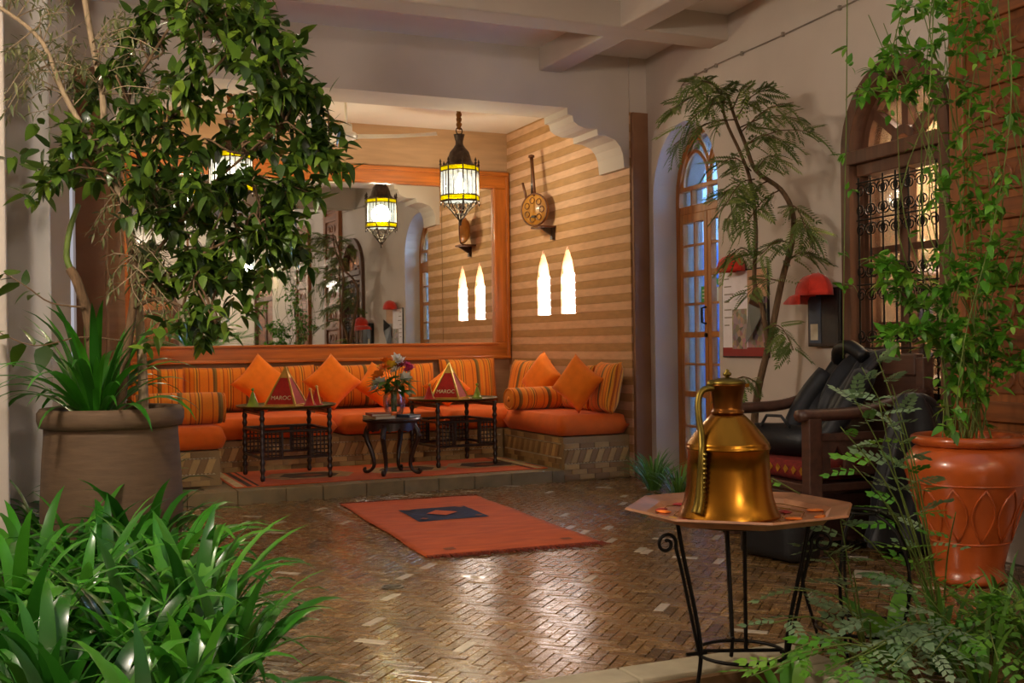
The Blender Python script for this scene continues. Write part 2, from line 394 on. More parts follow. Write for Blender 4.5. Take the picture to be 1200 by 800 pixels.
# front wall above the alcove with stepped corbel profile
pr=[(4.542,2.528),(4.531,2.64),(4.505,2.70),(4.461,2.749),(4.375,2.778),(4.301,2.778),(4.296,2.829),(4.19,2.826),(4.125,2.846),(4.085,2.872),(4.071,2.923),(4.03,2.926),(4.029,2.98)]
rp=[(XR,2.528)]+pr
lp=[(.54+XR-x,z) for x,z in reversed(rp)]
outl=[(-.3,6.0),(-.3,2.528)]+[(x,z) for x,z in reversed(lp)][:0]+lp[::-1][::-1][:0]
poly=[(-.3,6.0),(-.3,2.528),(.54,2.528)]+[(.54+XR-x,z) for x,z in pr]+[(x,z) for x,z in reversed(pr)]+[(XR,2.528),(XR,6.0)]
wf_=struct(MB().holed(poly,[],YF,8.33).build('wall_front','plaster',fix=True),'white plaster wall over the alcove with stepped corbel opening','wall')
MB().box(XR+.001,5.05,7.885,7.9,2.985,6.0).build('wall_return','plaster',wf_)
# alcove shell
wb=struct(MB().box(.5,4.95,YB,10.5,0,3.4).build('wall_back','tan_wall'),'tan stone back wall of the alcove behind the mirror','wall')
wl=struct(MB().box(.5,.7,8.33,YB,0,3.4).build('wall_alcove_left','tan_wall'),'tan alcove side wall behind the potted plants','wall')
MB().box(.36,.5,7.91,8.33,0,2.528).build('wall_return','plaster',wl); MB().box(.5,.56,7.91,8.33,0,2.528).build('wall_return','tan_wall',wl)
ca=struct(MB().box(.5,4.9,8.33,10.5,3.25,3.4).build('ceiling_alcove','plaster_white'),'white alcove ceiling above the sofas','ceiling')
# right alcove wall: local x runs from the back corner towards the courtyard, -y faces the sofas
WAL=2.48
def niche_half(z):
    if z<1.372 or z>1.97: return 0
    if z<=1.74: return .138
    t=(z-1.74)/.23; return .118*math.cos(t*PI/2)**.75
NC=(.83,1.34)
def nicheout(c):
    zs=[1.74+.23*i/8 for i in range(9)]
    rt=[(c+.118*math.cos((z-1.74)/.23*PI/2)**.75 if z<1.97 else c,z) for z in zs]
    return [(c-.138,1.372),(c+.138,1.372),(c+.138,1.74)]+rt+[(2*c-x,z) for x,z in reversed(rt[:-1])]+[(c-.138,1.74)]
war=struct(MB().holed([(0,0),(WAL,0),(WAL,3.3),(0,3.3)],[nicheout(c) for c in NC],0.0,.2).build('wall_alcove_right','course_light',loc=(XR+.012,YB,0),rz=-PI/2,fix=True),'alcove side wall of alternating light and dark stone bands','wall')
MB().box(0,WAL,.2,.3,0,6).build('wall_backing','plaster_white',war)
HC=.069; nz=0; z=.02
while z<3.24:
    z1=min(.061 if nz==0 else z+HC,3.25); ma='course_dark' if nz%2 else 'course_light'
    zz=[z+.001,z1-.001]
    cuts=[]
    for c in NC:
        h0,h1=niche_half(zz[0]),niche_half(zz[1])
        if max(h0,h1)>0: cuts.append((c-h0,c-h1,c+h0,c+h1))
    L0=L1=0.0
    for cu in cuts+[(WAL,WAL,None,None)]:
        p=[(L0,zz[0]),(cu[0],zz[0]),(cu[1],zz[1]),(L1,zz[1])]
        MB().prism(p,-.012,0.002).build('stone_course',ma,war)
        if cu[2] is not None: L0,L1=cu[2],cu[3]
    z=z1; nz+=1
# sconces inside the niches
for n,c in enumerate(NC):
    y=YB-c
    t=thing('niche_lamp','glowing white niche lamp on striped wall '+('nearer the mirror' if n==0 else 'farther from the mirror'),'lamp',(XR+.03,y,1.374),-PI/2)
    MB().box(-.134,.134,-.012,.11,0,.366).build('shade','niche_lamp',t,bevel=.006)
    MB().box(-.134,.134,.112,.118,0,.36).build('back_plate','plaster_white',t)
    lamp('niche_glow',(XR+.10,y,1.80),.5,(1,.62,.3),.03)
# tan posts either side
struct(MB().box(4.602,4.76,7.86,7.899,0,2.98).build('trim_1','post_tan',bevel=.005),'brown painted post between alcove and arched glass door','post')
struct(MB().box(.356,.54,7.86,7.905,0,2.98).build('trim_2','post_tan',bevel=.005),'brown painted post behind the tree at alcove edge','post')
# gallery ceiling and beams
cg=struct(MB().box(-1.2,5.2,4.9,7.9,3.43,3.6).build('ceiling','plaster_white'),'white coffered gallery ceiling between plaster beams','ceiling')
for n,(b,l) in enumerate([((-1.2,4.73,6.6,6.85,3.25,3.44),'plaster ceiling beam parallel to the alcove front'),((3.78,3.98,4.9,7.9,3.252,3.441),'plaster ceiling beam meeting the alcove wall head on'),((1.1,1.3,4.9,7.9,3.252,3.441),'plaster ceiling beam hidden above the tree'),((-1.2,4.73,4.7,4.92,3.1,6.0),'plaster edge beam closing the gallery roof')]):
    struct(MB().box(*b).build('trim_%d'%(n+3),'plaster',bevel=.012),l,'beam')
# right wall: local x (u) runs towards the camera, +y goes into the wall
RA=R(-94); RO=(4.75,7.9,0)
def rw(u,y,z): return Vector(RO)+Matrix.Rotation(RA,3,'Z')@Vector((u,y,z))
DO=arch(.12,1.13,-.1,2.27,2.80,16); WO=arch(2.70,3.49,.70,2.2,2.62,16); D3=arch(7.4,8.7,-.1,2.0,2.65,16)
wr=struct(MB().holed([(-.02,-.1),(11.7,-.1),(11.7,6),(-.02,6)],[DO,WO,D3],0,.45).build('wall_right','plaster',loc=RO,rz=RA,fix=True),'pale plaster courtyard wall with arched door and window','wall')
# rooms behind door and window
def room(name,u0,u1,mt,label):
    t=MB(); t.box(u0,u1,2.2,2.25,-.1,3.2); t.box(u0-.05,u0,.45,2.25,-.1,3.2); t.box(u1,u1+.05,.45,2.25,-.1,3.2); t.box(u0,u1,.45,2.25,3.2,3.25); t.box(u0,u1,.45,2.25,-.15,-.1)
    return struct(t.build(name,mt,loc=RO,rz=RA),label,'wall')
room('wall_room_door',-1.9,1.25,'room_cool','cool lit room wall behind the arched glass door')
room('wall_room_window',1.35,3.9,'room_warm','warm lit room wall behind the arched window')
# left side: pilasters and arched recess
m=MB(); m.box(-.5,.31,7.6,7.9,-.1,6); m.build('wall_left','plaster_white'); wl2=bpy.data.objects['wall_left']; struct(wl2,'pale plaster wall reveal beside the alcove post','wall')
MB().box(-.5,.17,6.6,7.6,2.82,6).build('wall_head','plaster_white',wl2)
MB().box(-.5,-.25,6.6,7.6,-.1,2.82).build('recess_back','plaster',wl2)
MB().box(-.5,.165,6.35,6.6,-.1,6).build('pilaster','plaster_old',wl2,bevel=.01)
MB().box(-1.3,-.045,5.7,6.35,-.1,6).build('pilaster','plaster',wl2,bevel=.01)
MB().box(-1.3,-.75,-4.2,5.7,-.1,6).build('court_wall','plaster',wl2)
# rear wall behind the viewer (seen in the mirror)
struct(MB().box(-1.3,4.3,-4.2,-3.9,-.1,6).build('wall_rear','plaster'),'far courtyard wall reflected in the mirror','wall')
struct(MB().box(-1.3,4.4,-3.9,-.6,3.3,3.5).build('ceiling_rear','plaster_white'),'far gallery ceiling reflected in the mirror','ceiling')
# ------------------------------------------------------------------ arched glass door (door_1)
d1=struct(thing('door_1','',''),'arched glazed wooden door with muntins and small stickers','door'); d1.location=RO; d1.rotation_euler=(0,0,RA)
DY=.2
ou=arch(.13,1.12,.0,2.27,2.79,16); inn=arch(.185,1.065,.05,2.26,2.735,16)
MB().holed(ou,[inn],DY,DY+.07).build('door_frame','door_wood',d1,fix=True)
MB().box(.185,1.065,DY+.005,DY+.065,2.12,2.19).build('transom','door_wood',d1,bevel=.006)
MB().box(.185,1.065,DY+.005,DY+.06,2.31,2.345).build('transom','door_wood',d1,bevel=.005)
for x in (.37,.625,.88): MB().box(x-.012,x+.012,DY+.01,DY+.055,2.19,2.31).build('muntin','door_wood',d1)
def ring(mb,pts,r=.014): mb.tube(pts,r,6)
tr=MB()
for c in (.405,.845):                      # tracery of interlaced arches
    P=[(c-.2,DY+.03,2.345),(c-.2,DY+.03,2.42),(c-.15,DY+.03,2.53),(c-.0,DY+.03,2.62),(c+.15,DY+.03,2.53),(c+.2,DY+.03,2.42),(c+.2,DY+.03,2.345)]
    MB().tube(smooth_path(P,4),.016,6).build('tracery','door_wood',d1,smooth=True)
for s in (-1,1):
    P=[(.625,DY+.03,2.5),(.625+s*.06,DY+.03,2.6),(.625+s*.16,DY+.03,2.72)]
    MB().tube(smooth_path(P,4),.015,6).build('tracery','door_wood',d1,smooth=True)
    MB().tube([(.625+s*.33,DY+.03,2.58),(.625+s*.41,DY+.03,2.63)],.014,6).build('tracery','door_wood',d1)
MB().prism(inn,DY+.034,DY+.038).build('pane','pane_glass',d1)
for a,b in ((.19,.62),(.63,1.06)):
    lf=MB()
    lf.box(a,a+.05,DY,DY+.05,.01,2.12); lf.box(b-.05,b,DY,DY+.05,.01,2.12)
    lf.box(a+.05,b-.05,DY,DY+.05,.01,.16); lf.box(a+.05,b-.05,DY,DY+.05,2.05,2.12)
    L=lf.build('door_leaf','door_wood',d1,bevel=.003)
    for z in (.68,1.155,1.64): MB().box(a+.05,b-.05,DY+.003,DY+.047,z-.022,z+.022).build('rail','door_wood',L)
    for z in (.42,.92,1.40,1.87): MB().box(a+.05,b-.05,DY+.01,DY+.04,z-.009,z+.009).build('muntin','door_wood',L)
    MB().box((a+b)/2-.008,(a+b)/2+.008,DY+.011,DY+.039,.16,2.05).build('muntin','door_wood',L)
MB().tube([(.60,DY-.002,1.24),(.60,DY-.04,1.25),(.60,DY-.04,1.36),(.60,DY-.002,1.37)],.009,6).build('handle','iron',d1)
MB().lathe([(0,0),(.018,0),(.018,.012),(0,.014)],10).build('lock','iron',d1,loc=(.60,DY,1.15),rot=(PI/2,0,0))
for u,z,w_,h,mm in ((.52,1.47,.09,.13,'sticker_green'),(.78,1.56,.13,.05,'sticker_green'),(.78,1.46,.13,.12,'sticker_white'),(.80,1.27,.11,.13,'sticker_blue'),(.80,1.03,.13,.13,'sticker_teal')):
    s=MB().box(u-w_/2,u+w_/2,DY+.028,DY+.031,z-h/2,z+h/2).build('sticker',mm,d1)
    for q in range(3): MB().box(u-w_*.3,u+w_*(.1+.07*q),DY+.0265,DY+.0279,z+h*(.25-.22*q)-.006,z+h*(.25-.22*q)+.006).build('print_line','sticker_white',s)
# blue lit things in the room behind
t=tag(MB().box(-1.88,-1.45,.6,2.15,-.098,2.05).build('cupboard','door_blue',loc=RO,rz=RA,bevel=.01),'blue cupboard in the room behind the glass door','cupboard')
ml=lamp('cool_room_light',rw(-.5,1.3,2.75),300,(.38,.68,1.0),.25)
tl=thing('ceiling_globe','white globe lamp inside the room behind glass door','lamp',rw(-.5,1.3,3.2)); MB().tube([(0,0,0),(0,0,-.2)],.01,6).build('rod','iron',tl); MB().lathe([(.03,-.2),(.05,-.22),(.03,-.21)],12).build('collar','iron',tl)
# ------------------------------------------------------------------ arched window with grille
w1=struct(thing('window_1','',''),'arched wooden window with fanlight and scrolled iron grille','window'); w1.location=RO; w1.rotation_euler=(0,0,RA)
o1=arch(2.64,3.55,.66,2.2,2.69,18); i1=arch(2.72,3.47,.74,2.2,2.60,18)
MB().holed(o1,[i1],-.05,.06).build('casing','old_wood',w1,fix=True,bevel=.006)
o2=arch(2.722,3.468,.742,2.2,2.597,18); i2=arch(2.77,3.42,.79,2.2,2.55,18)
MB().holed(o2,[i2],.05,.13).build('sash_frame','old_wood',w1,fix=True)
MB().box(2.70,3.49,-.06,.10,2.13,2.21).build('transom','old_wood',w1,bevel=.008); MB().box(2.75,3.44,-.02,.10,2.06,2.13).build('rail','old_wood',w1,bevel=.005)
MB().box(2.60,3.59,-.10,.05,.62,.70).build('sill','old_wood',w1,bevel=.01)
c0=(3.095,2.21)
for a in (38,90,142):
    d=Vector((math.cos(R(a)),0,math.sin(R(a)))); n=Vector((-d.z,0,d.x))*.026; A=Vector((c0[0],.05,c0[1]))+d*.09; B=Vector((c0[0],.05,c0[1]))+d*.38
    if a!=90: B=Vector((c0[0],.05,c0[1]))+d*.37
    MB().add([A-n,A+n,B+n,B-n]+[p+Vector((0,.06,0)) for p in (A-n,A+n,B+n,B-n)],[(0,1,2,3),(7,6,5,4),(0,4,5,1),(1,5,6,2),(2,6,7,3),(3,7,4,0)]).build('radial_bar','old_wood',w1,fix=True)
hp=[(c0[0]+.10*math.cos(PI*i/10),c0[1]+.10*math.sin(PI*i/10)) for i in range(11)]+[(c0[0]+.05*math.cos(PI*i/10),c0[1]+.05*math.sin(PI*i/10)) for i in range(10,-1,-1)]
MB().prism(hp,.03,.11).build('fan_hub','old_wood',w1,fix=True)
MB().box(3.06,3.13,.03,.10,.74,2.06).build('mullion','old_wood',w1,bevel=.005)
for z in (1.62,1.18): MB().box(2.77,3.42,.06,.10,z-.02,z+.02).build('glazing_bar','old_wood',w1)
MB().prism(i2,.085,.088).build('pane','pane_glass',w1)
gr=thing('x','',''); bpy.data.objects.remove(gr)
GY=-.02
for i in range(7):
    u=2.77+.65*i/6; MB().tube([(u,GY,.75),(u,GY,2.05)],.006,6).build('grille_bar','iron',w1)
for z in (.80,1.05,1.42,1.80,2.02): MB().tube([(2.75,GY,z),(3.44,GY,z)],.005,6).build('grille_rail','iron',w1)
def scroll(r,turn=1.6,n=22):
    P=[]
    for i in range(n+1):
        t=i/n; a=t*turn*2*PI; rr=r*(1-.78*t); P.append((rr*math.cos(a)-r,0,rr*math.sin(a)))
    return P
sm=MB().tube(scroll(.042),.0042,5).mesh('scroll','iron',True)
for i in range(6):
    u=2.77+.65*(i+.5)/6
    for z,fl_ in ((1.97,1),(1.86,-1),(1.74,1),(1.50,-1),(1.36,1),(1.12,-1),(.98,1),(.86,-1)):
        for sgn in (-1,1):
            s=link('scroll',sm,w1,(u+sgn*.004,GY,z)); s.scale=(sgn,1,fl_)
# things in the room behind the window
tag(MB().pillow(.20,1.9,.12,10,8,.3,.02).build('drape','drape_orange',loc=rw(2.32,.58,1.35),rz=RA,smooth=True),'orange red drape hanging in the room behind the window','drape')
tag(MB().pillow(.16,1.0,.10,10,8,.3,.02).build('hanging_cloth','cap_red',loc=rw(2.45,.56,2.3),rz=RA,smooth=True),'dark red cloth hanging behind the window fanlight','drape')
sh=thing('shelf_unit','pale shelf unit with jars behind the iron grille','shelf',rw(1.68,1.2,-.098),RA+PI/2)
for z in (.5,.9,1.3,1.7): MB().box(-.68,.68,.0,.3,z-.02,z+.02).build('shelf_board','paper',sh)
for x in (-.7,.7): MB().box(x-.02,x+.02,0,.3,0,1.72).build('side_board','paper',sh)
for z in (.92,1.32,1.72):
    for i in range(6):
        j=tag(MB().lathe([(.05,0),(.06,.06),(.055,.17),(.03,.2),(.03,.24)],12).build('jar',random.choice(['paper','book_b','tin','terracotta_pot']),loc=rw(1.53,.66+i*.21,z-.097),smooth=True),'small jar on pale shelves behind the window','jar','jars behind the window')
lamp('warm_room_light',rw(2.7,1.2,2.9),260,(1,.82,.6),.2)
tl=thing('hanging_bulb','bare bulb lamp in the room behind the window','lamp',rw(2.7,1.2,3.2)); MB().tube([(0,0,0),(0,0,-.15)],.008,6).build('cord','iron',tl); MB().lathe([(0,-.26),(.025,-.25),(.035,-.22),(.015,-.16),(.012,-.15)],12).build('bulb','lamp_bulb',tl,smooth=True)
# ------------------------------------------------------------------ carved shutter folded back on the wall
st=thing('wooden_shutter','tall carved wooden shutter folded back beside the arched window','shutter',rw(3.57,-.004,.40),RA)
def shutter(st,W,H,rows):
    MB().box(0,W,-.03,0,0,H).build('board','carved_wood',st)
    for x in (0,W-.1): MB().box(x,x+.1,-.06,-.03,0,H).build('stile','carved_wood',st,bevel=.006)
    n=rows; hh=H/n
    for i in range(n+1):
        z=i*hh; z0=max(0,z-.05); z1=min(H,z+.05); MB().box(.1,W-.1,-.058,-.03,z0,z1).build('rail','carved_wood_h',st,bevel=.006)
    for i in range(n):
        z0=i*hh+.05; z1=(i+1)*hh-.05
        p=MB().box(.14,W-.14,-.044,-.03,z0+.04,z1-.04).build('panel','carved_wood_h',st,bevel=.012)
        cz=(z0+z1)/2; cx=W/2
        for q in (-.13,.13):
            MB().lathe([(.055,0),(.055,.006),(.04,.012),(.03,.006),(.018,.014),(0,.016)],14).build('rosette','carved_wood_h',p,loc=(cx+q,-.044,cz),rot=(PI/2,0,0),smooth=True)
        MB().tube([(cx+.05*math.cos(a*PI/6),-.047,cz+.05*math.sin(a*PI/6)) for a in range(12)],.007,5,closed=True).build('rosette','carved_wood_h',p)
shutter(st,.72,3.0,9)
MB().tube([(.70,-.075,1.5),(.70,-.075,1.7)],.01,6).build('latch','iron',st)
# wooden doors seen in the mirror
def leafdoor(name,label,loc,rz,W,H,kind_cat='door'):
    t=struct(thing(name,'','',loc,rz),label,kind_cat); ar=arch(-W/2,W/2,0,H-.62,H,16)
    MB().prism(ar,0,.05).build('board','carved_wood',t,fix=True)
    MB().holed(arch(-W/2-.09,W/2+.09,-.0,H-.6,H+.09,16),[arch(-W/2+.02,W/2-.02,.02,H-.62,H-.02,16)],-.07,.02).build('casing','old_wood',t,fix=True)
    MB().box(-.03,.03,-.03,0,0,H-.65).build('mullion','old_wood',t); MB().box(-W/2+.02,W/2-.02,-.04,0,H-.66,H-.58).build('rail','old_wood',t)
    for sx in (-1,1):
        for i in range(4): MB().box(min(sx*.1,sx*(W/2-.12)),max(sx*.1,sx*(W/2-.12)),-.02,0,.12+i*.45,.5+i*.45).build('panel','carved_wood_h',t,bevel=.01)
    return t
leafdoor('door_2','arched carved wooden door further along the courtyard wall',rw(8.05,.08,0),RA,1.26,2.62)
leafdoor('door_3','arched carved wooden door in the far courtyard wall',(2.4,-3.86,0),PI,1.3,2.5)
s2=copy_tree(st); s2.location=rw(5.1,-.004,.1); s2['label']='carved wooden shutter standing alone further along the courtyard wall'
# conduit cable with clips along the right wall
cv=thing('wall_cable','thin cable clipped along the plaster wall under the ceiling','cable',RO,RA)
MB().tube(smooth_path([(.6,-.012,2.88),(.62,-.012,3.02),(.7,-.012,3.09),(1.2,-.012,3.11),(2.2,-.012,3.1),(4.5,-.012,3.12)],5),.0055,6).build('cord','cable',cv,smooth=True)
for u in (.7,.85,1.0,1.15,1.5,2.0,2.6): MB().box(u-.008,u+.008,-.02,0,3.09,3.118).build('clip','cable',cv)
# drain and berry on the floor
dr=thing('floor_drain','small round metal drain set in the pavers','drain',tuple(at(460,684,5.05).xy)+(0.001,)); MB().lathe([(.05,0),(.05,.004),(.04,.006),(.038,.002),(0,.002)],20).build('ring','drain',dr); MB().box(-.035,.035,-.004,.004,.002,.005).build('bar','drain',dr)
be=thing('fallen_flower','small red fallen blossom on the pavers','flower',(1.02,3.34,.002))
for i in range(5): MB().pillow(.03,.02,.006,6).build('petal','petal_red',be,rot=(R(50),0,i*1.25),loc=(.01*math.cos(i*1.25),.01*math.sin(i*1.25),.01),smooth=True)
# ------------------------------------------------------------------ mirror
mi=thing('wall_mirror','huge wall mirror in a moulded honey pine frame','mirror',(0,YB,0))
x0,x1,z0,z1,fw=.76,4.575,.955,2.84,.165
for nm,b,mm in (('bottom_rail',(x0,x1,-.06,0,z0,z0+fw),'pine'),('top_rail',(x0,x1,-.06,0,z1-fw,z1),'pine'),('stile',(x0,x0+fw,-.0599,0,z0+fw,z1-fw),'pine_v'),('stile',(x1-fw,x1,-.0599,0,z0+fw,z1-fw),'pine_v')):
    f=MB().box(*b).build(nm,mm,mi,bevel=.006)
for nm,b,mm in (('moulding',(x0,x1,-.085,-.055,z0+.0,z0+.03),'pine'),('moulding',(x0,x1,-.085,-.055,z1-.04,z1),'pine'),('moulding',(x0+.0,x0+.035,-.084,-.055,z0+.03,z1-.04),'pine_v'),('moulding',(x1-.035,x1,-.084,-.055,z0+.03,z1-.04),'pine_v'),
    ('inner_bead',(x0+fw-.03,x1-fw+.03,-.075,-.055,z0+fw-.025,z0+fw),'pine'),('inner_bead',(x0+fw-.03,x1-fw+.03,-.075,-.055,z1-fw,z1-fw+.025),'pine'),('inner_bead',(x0+fw-.025,x0+fw,-.0745,-.055,z0+fw,z1-fw),'pine_v'),('inner_bead',(x1-fw,x1-fw+.025,-.0745,-.055,z0+fw,z1-fw),'pine_v')):
    MB().box(*b).build(nm,mm,mi,bevel=.006)
xs=[x0+fw,1.50,3.86,x1-fw]
for a,b in zip(xs,xs[1:]): MB().box(a+.002,b-.002,-.03,-.022,z0+fw,z1-fw).build('mirror_pane','mirror_glass',mi)
# ------------------------------------------------------------------ masonry benches with tile fronts
lz=MB().prism([(0,0),(.052,0),(.092,.10),(.04,.10)],-.012,0).mesh('lozenge','tile_ochre'); lzb=MB().prism([(0,0),(.052,0),(.092,.10),(.04,.10)],-.012,0).mesh('lozenge','tile_brown')
bk=MB().box(-.066,.066,-.012,0,.001,.039).mesh('brick','tile_ochre'); bkb=MB().box(-.066,.066,-.012,0,.001,.039).mesh('brick','tile_brown')
def tile_front(t,ox,oy,w,h,rz,z0):
    """tiles on a bench front; ox,oy = left end, tiles run along local x"""
    M=Matrix.Translation((ox,oy,z0))@Matrix.Rotation(rz,4,'Z')
    def put(nm,me,a,b):
        o=link(nm,me,t); o.matrix_local=M@Matrix.Translation((a,0,b)); return o
    band=h*.42
    r=0; z=0
    while z+.04<=band-.012:
        a=.067+(.068 if r%2 else 0)
        while a<w-.06: put('brick',bk if (r+int(a*9))%3 else bkb,a,z); a+=.1365
        z+=.041; r+=1
    zb=z+.012
    a=0; n=0
    while a+.095<w: put('lozenge',lz if n%2 else lzb,a,zb); a+=.0555; n+=1
    tri=MB(); a=0
    while a+.03<w:
        tri.prism([(a,zb-.011),(a+.026,zb-.011),(a+.013,zb-.001)],-.013,0); tri.prism([(a,zb+.112),(a+.013,zb+.102),(a+.026,zb+.112)],-.013,0); a+=.028
    o=tri.build('sawtooth_inlay','tile_pale',t,fix=True); o.matrix_local=M; o['kind']='stuff'
    z=zb+.115; r=0
    while z+.04<=h:
        a=.067+(.068 if r%2 else 0)
        while a<w-.06: put('brick',bkb if (r+int(a*9))%3 else bk,a,z); a+=.1365
        z+=.041; r+=1
FZ=.09
b1=thing('masonry_bench','tiled masonry bench along the mirror wall under orange cushions','bench',(0,0,0))
MB().box(1.36,3.97,9.14,10.379,.085,.345).build('body','bench_body',b1,bevel=.004); tile_front(b1,1.37,9.14,2.58,.25,0,FZ)
b2=thing('masonry_bench','tiled masonry bench against the striped wall','bench',(0,0,0))
MB().box(3.98,4.588,7.955,10.379,-.01,.345).build('body','bench_body',b2,bevel=.004); tile_front(b2,3.98,9.10,1.13,.25,-PI/2,FZ); tile_front(b2,3.985,7.955,.60,.33,0,.005)
b3=thing('masonry_bench','tiled masonry bench on the pot side of the alcove','bench',(0,0,0))
MB().box(.72,1.35,8.35,10.379,.085,.345).build('body','bench_body',b3,bevel=.004); tile_front(b3,1.35,8.36,.76,.25,PI/2,FZ); tile_front(b3,.73,8.35,.6,.25,0,FZ)
# seat cushions
def seat(x0,x1,y0,y1,label,z=.347,h=.175):
    w,d=x1-x0,y1-y0
    o=MB().pillow(w,d,h,16,14,.28,.008).xf(Matrix.Rotation(R(-90),4,'X')).build('seat_cushion','seat_cloth',loc=((x0+x1)/2,(y0+y1)/2,z+h/2),smooth=True)
    return tag(o,label,'seat cushion','orange bench seat cushions')
seat(1.38,2.44,9.08,10.14,'long orange seat cushion behind table with two small red cones')
seat(2.46,3.42,9.08,10.14,'orange seat cushion behind the flower vase')
seat(3.44,4.56,9.12,10.14,'orange corner seat cushion where mirror wall meets striped wall')
seat(3.945,4.575,7.925,9.09,'thick orange seat cushion on bench end by the post')
seat(.73,1.40,8.32,9.4,'orange seat cushion under the striped bolster beside potted plant')
seat(.73,1.37,9.42,10.14,'orange corner seat cushion on the pot side')
# striped back cushions
SZ=.522
def pil(w,h,t,mm,loc,rz,lean,label,group,twist=0,name='cushion',pinch=.06,sag=0,n=12):
    g=MB().pillow(w,h,t,n,4,.55,pinch,sag)
    M=Matrix.Rotation(rz,4,'Z')@Matrix.Rotation(lean,4,'X')@Matrix.Rotation(twist,4,'Y')
    zmin=min((M@Vector(p)).z for p in g.v)
    o=g.build(name,mm,smooth=True); o.matrix_world=Matrix.Translation((loc[0],loc[1],loc[2]-zmin+.001))@M
    return tag(o,label,'cushion',group)
GB='striped back cushions along the mirror wall'
for i,(x,lb) in enumerate(((1.06,'in the pot side corner'),(1.64,'beside the first orange diamond cushion'),(2.24,'between two orange diamond cushions'),(2.84,'behind the flower vase'),(3.43,'behind the second table pyramid'),(4.08,'next to the striped wall corner'))):
    pil(.60,.40 if i!=5 else .44,.17,'stripe_cloth',(x,10.24,SZ),0,R(-8),'orange and brown striped back cushion '+lb,GB,twist=R(random.uniform(-1.5,1.5)),pinch=.03)
GR='striped cushions against the striped wall'
pil(.56,.44,.17,'stripe_cloth',(4.44,9.60,SZ),-PI/2+.25,R(-14),'orange striped cushion leaning on striped wall behind the bolster',GR,pinch=.05)
pil(.50,.40,.16,'stripe_cloth',(4.48,8.62,SZ),-PI/2,R(-12),'orange striped cushion behind the plump plain cushion',GR,pinch=.05)
pil(.48,.43,.16,'stripe_cloth',(4.45,8.09,SZ),-PI/2-.12,R(-12),'orange striped cushion at the bench end by the post',GR,pinch=.05)
GL='striped cushions on the pot side bench'
pil(.5,.42,.16,'stripe_cloth',(.83,9.0,SZ),PI/2,R(-12),'striped cushion against the side wall behind the potted plant',GL)
pil(.5,.42,.16,'stripe_cloth',(.83,9.7,SZ),PI/2,R(-12),'striped cushion against the side wall near the mirror corner',GL)
GD='plain orange cushions stood on a corner'
def dia(x,y,s,rz,lean,label,tw=45): return pil(s,s,.17,'orange_cloth',(x,y,SZ-.005),rz,lean,label,GD,twist=R(tw),pinch=.09,sag=.0)
dia(1.98,9.93,.40,R(4),R(-20),'plain orange diamond cushion just beside the mint tagine pyramid table'.replace('mint tagine ',''),43)
dia(2.62,9.93,.395,R(-4),R(-22),'plain orange diamond cushion between two striped cushions',47)
dia(3.06,9.95,.34,R(6),R(-24),'plain orange diamond cushion behind the flower vase',40)
dia(3.72,9.90,.33,R(-8),R(-40),'plain orange cushion slumped behind the second table',50)
dia(4.37,9.16,.38,-PI/2+.3,R(-14),'plain orange pointed cushion behind the striped bolster',38)
dia(4.24,8.20,.36,-PI/2+.55,R(-10),'plump plain orange cushion in front of striped ones',36)
# bolsters
def bolster(L,r,loc,rz,label):
    t=thing('bolster',label,'bolster',loc,rz,'striped bolsters')
    pr=[(r*.35,-L/2-.004),(r*.8,-L/2),(r*.97,-L/2+.02),(r*1.0,-L/2+.06),(r*1.02,0),(r,L/2-.06),(r*.97,L/2-.02),(r*.8,L/2),(r*.35,L/2+.004)]
    MB().lathe(pr,24).xf(Matrix.Rotation(PI/2,4,'Y')).build('roll','stripe_cloth',t,smooth=True)
    for s in (-1,1):
        MB().lathe([(r*.34,0),(r*.1,.006),(0,.012)],14).build('end_gather','stripe_cloth',t,loc=(s*(L/2+.002),0,0),rot=(0,s*PI/2,0),smooth=True)
        MB().tube([(s*L/2,r*.9*math.cos(a*PI/12),r*.9*math.sin(a*PI/12)) for a in range(24)],.007,6,closed=True).build('piping','stripe_cloth',t,smooth=True)
    return t
bolster(.64,.098,(4.22,8.88,SZ+.099),R(6),'orange striped bolster lying across the bench by striped wall')
bolster(.66,.12,(1.10,8.66,SZ+.121),R(-3),'fat orange striped bolster beside the potted plant')
# ------------------------------------------------------------------ rugs
rg=thing('floor_rug','orange woven rug with navy square on the courtyard pavers','rug',(2.47,6.44,.004),R(-3))
g=MB(); nx,ny=24,44; vs=[];fs=[]
for j in range(ny+1):
    for i in range(nx+1):
        x=(i/nx-.5)*1.0; y=(j/ny-.5)*2.1
        x*=1+.012*math.sin(y*6); z=.004+.004*noise.noise((x*5,y*5,1))+.006*max(0,noise.noise((x*2,y*9,4)))
        vs.append((x,y,z))
fs=[(j*(nx+1)+i,j*(nx+1)+i+1,(j+1)*(nx+1)+i+1,(j+1)*(nx+1)+i) for j in range(ny) for i in range(nx)]
o=g.add(vs,fs).build('weave','rug_orange',rg,smooth=True); sm_=o.modifiers.new('s','SOLIDIFY'); sm_.thickness=.005; sm_.offset=-1
def sheet(u0,u1,v0,v1,dz=.0035,n=10):
    m=MB(); vs=[];
    for j in range(n+1):
        for i in range(n+1):
            x=lerp(u0,u1,i/n); y=lerp(v0,v1,j/n); z=.004+.004*noise.noise((x*5,y*5,1))+.006*max(0,noise.noise((x*2,y*9,4)))+dz; vs.append((x,y,z))
    return m.add(vs,[(j*(n+1)+i,j*(n+1)+i+1,(j+1)*(n+1)+i+1,(j+1)*(n+1)+i) for j in range(n) for i in range(n)])
mo=sheet(-.22,.24,.05,.56).build('navy_square','rug_navy',rg)
MB().add([(-.10,.3,.014),(.0,.19,.014),(.11,.3,.014),(.0,.42,.014)],[(0,1,2,3)]).build('motif','rug_orange',mo)
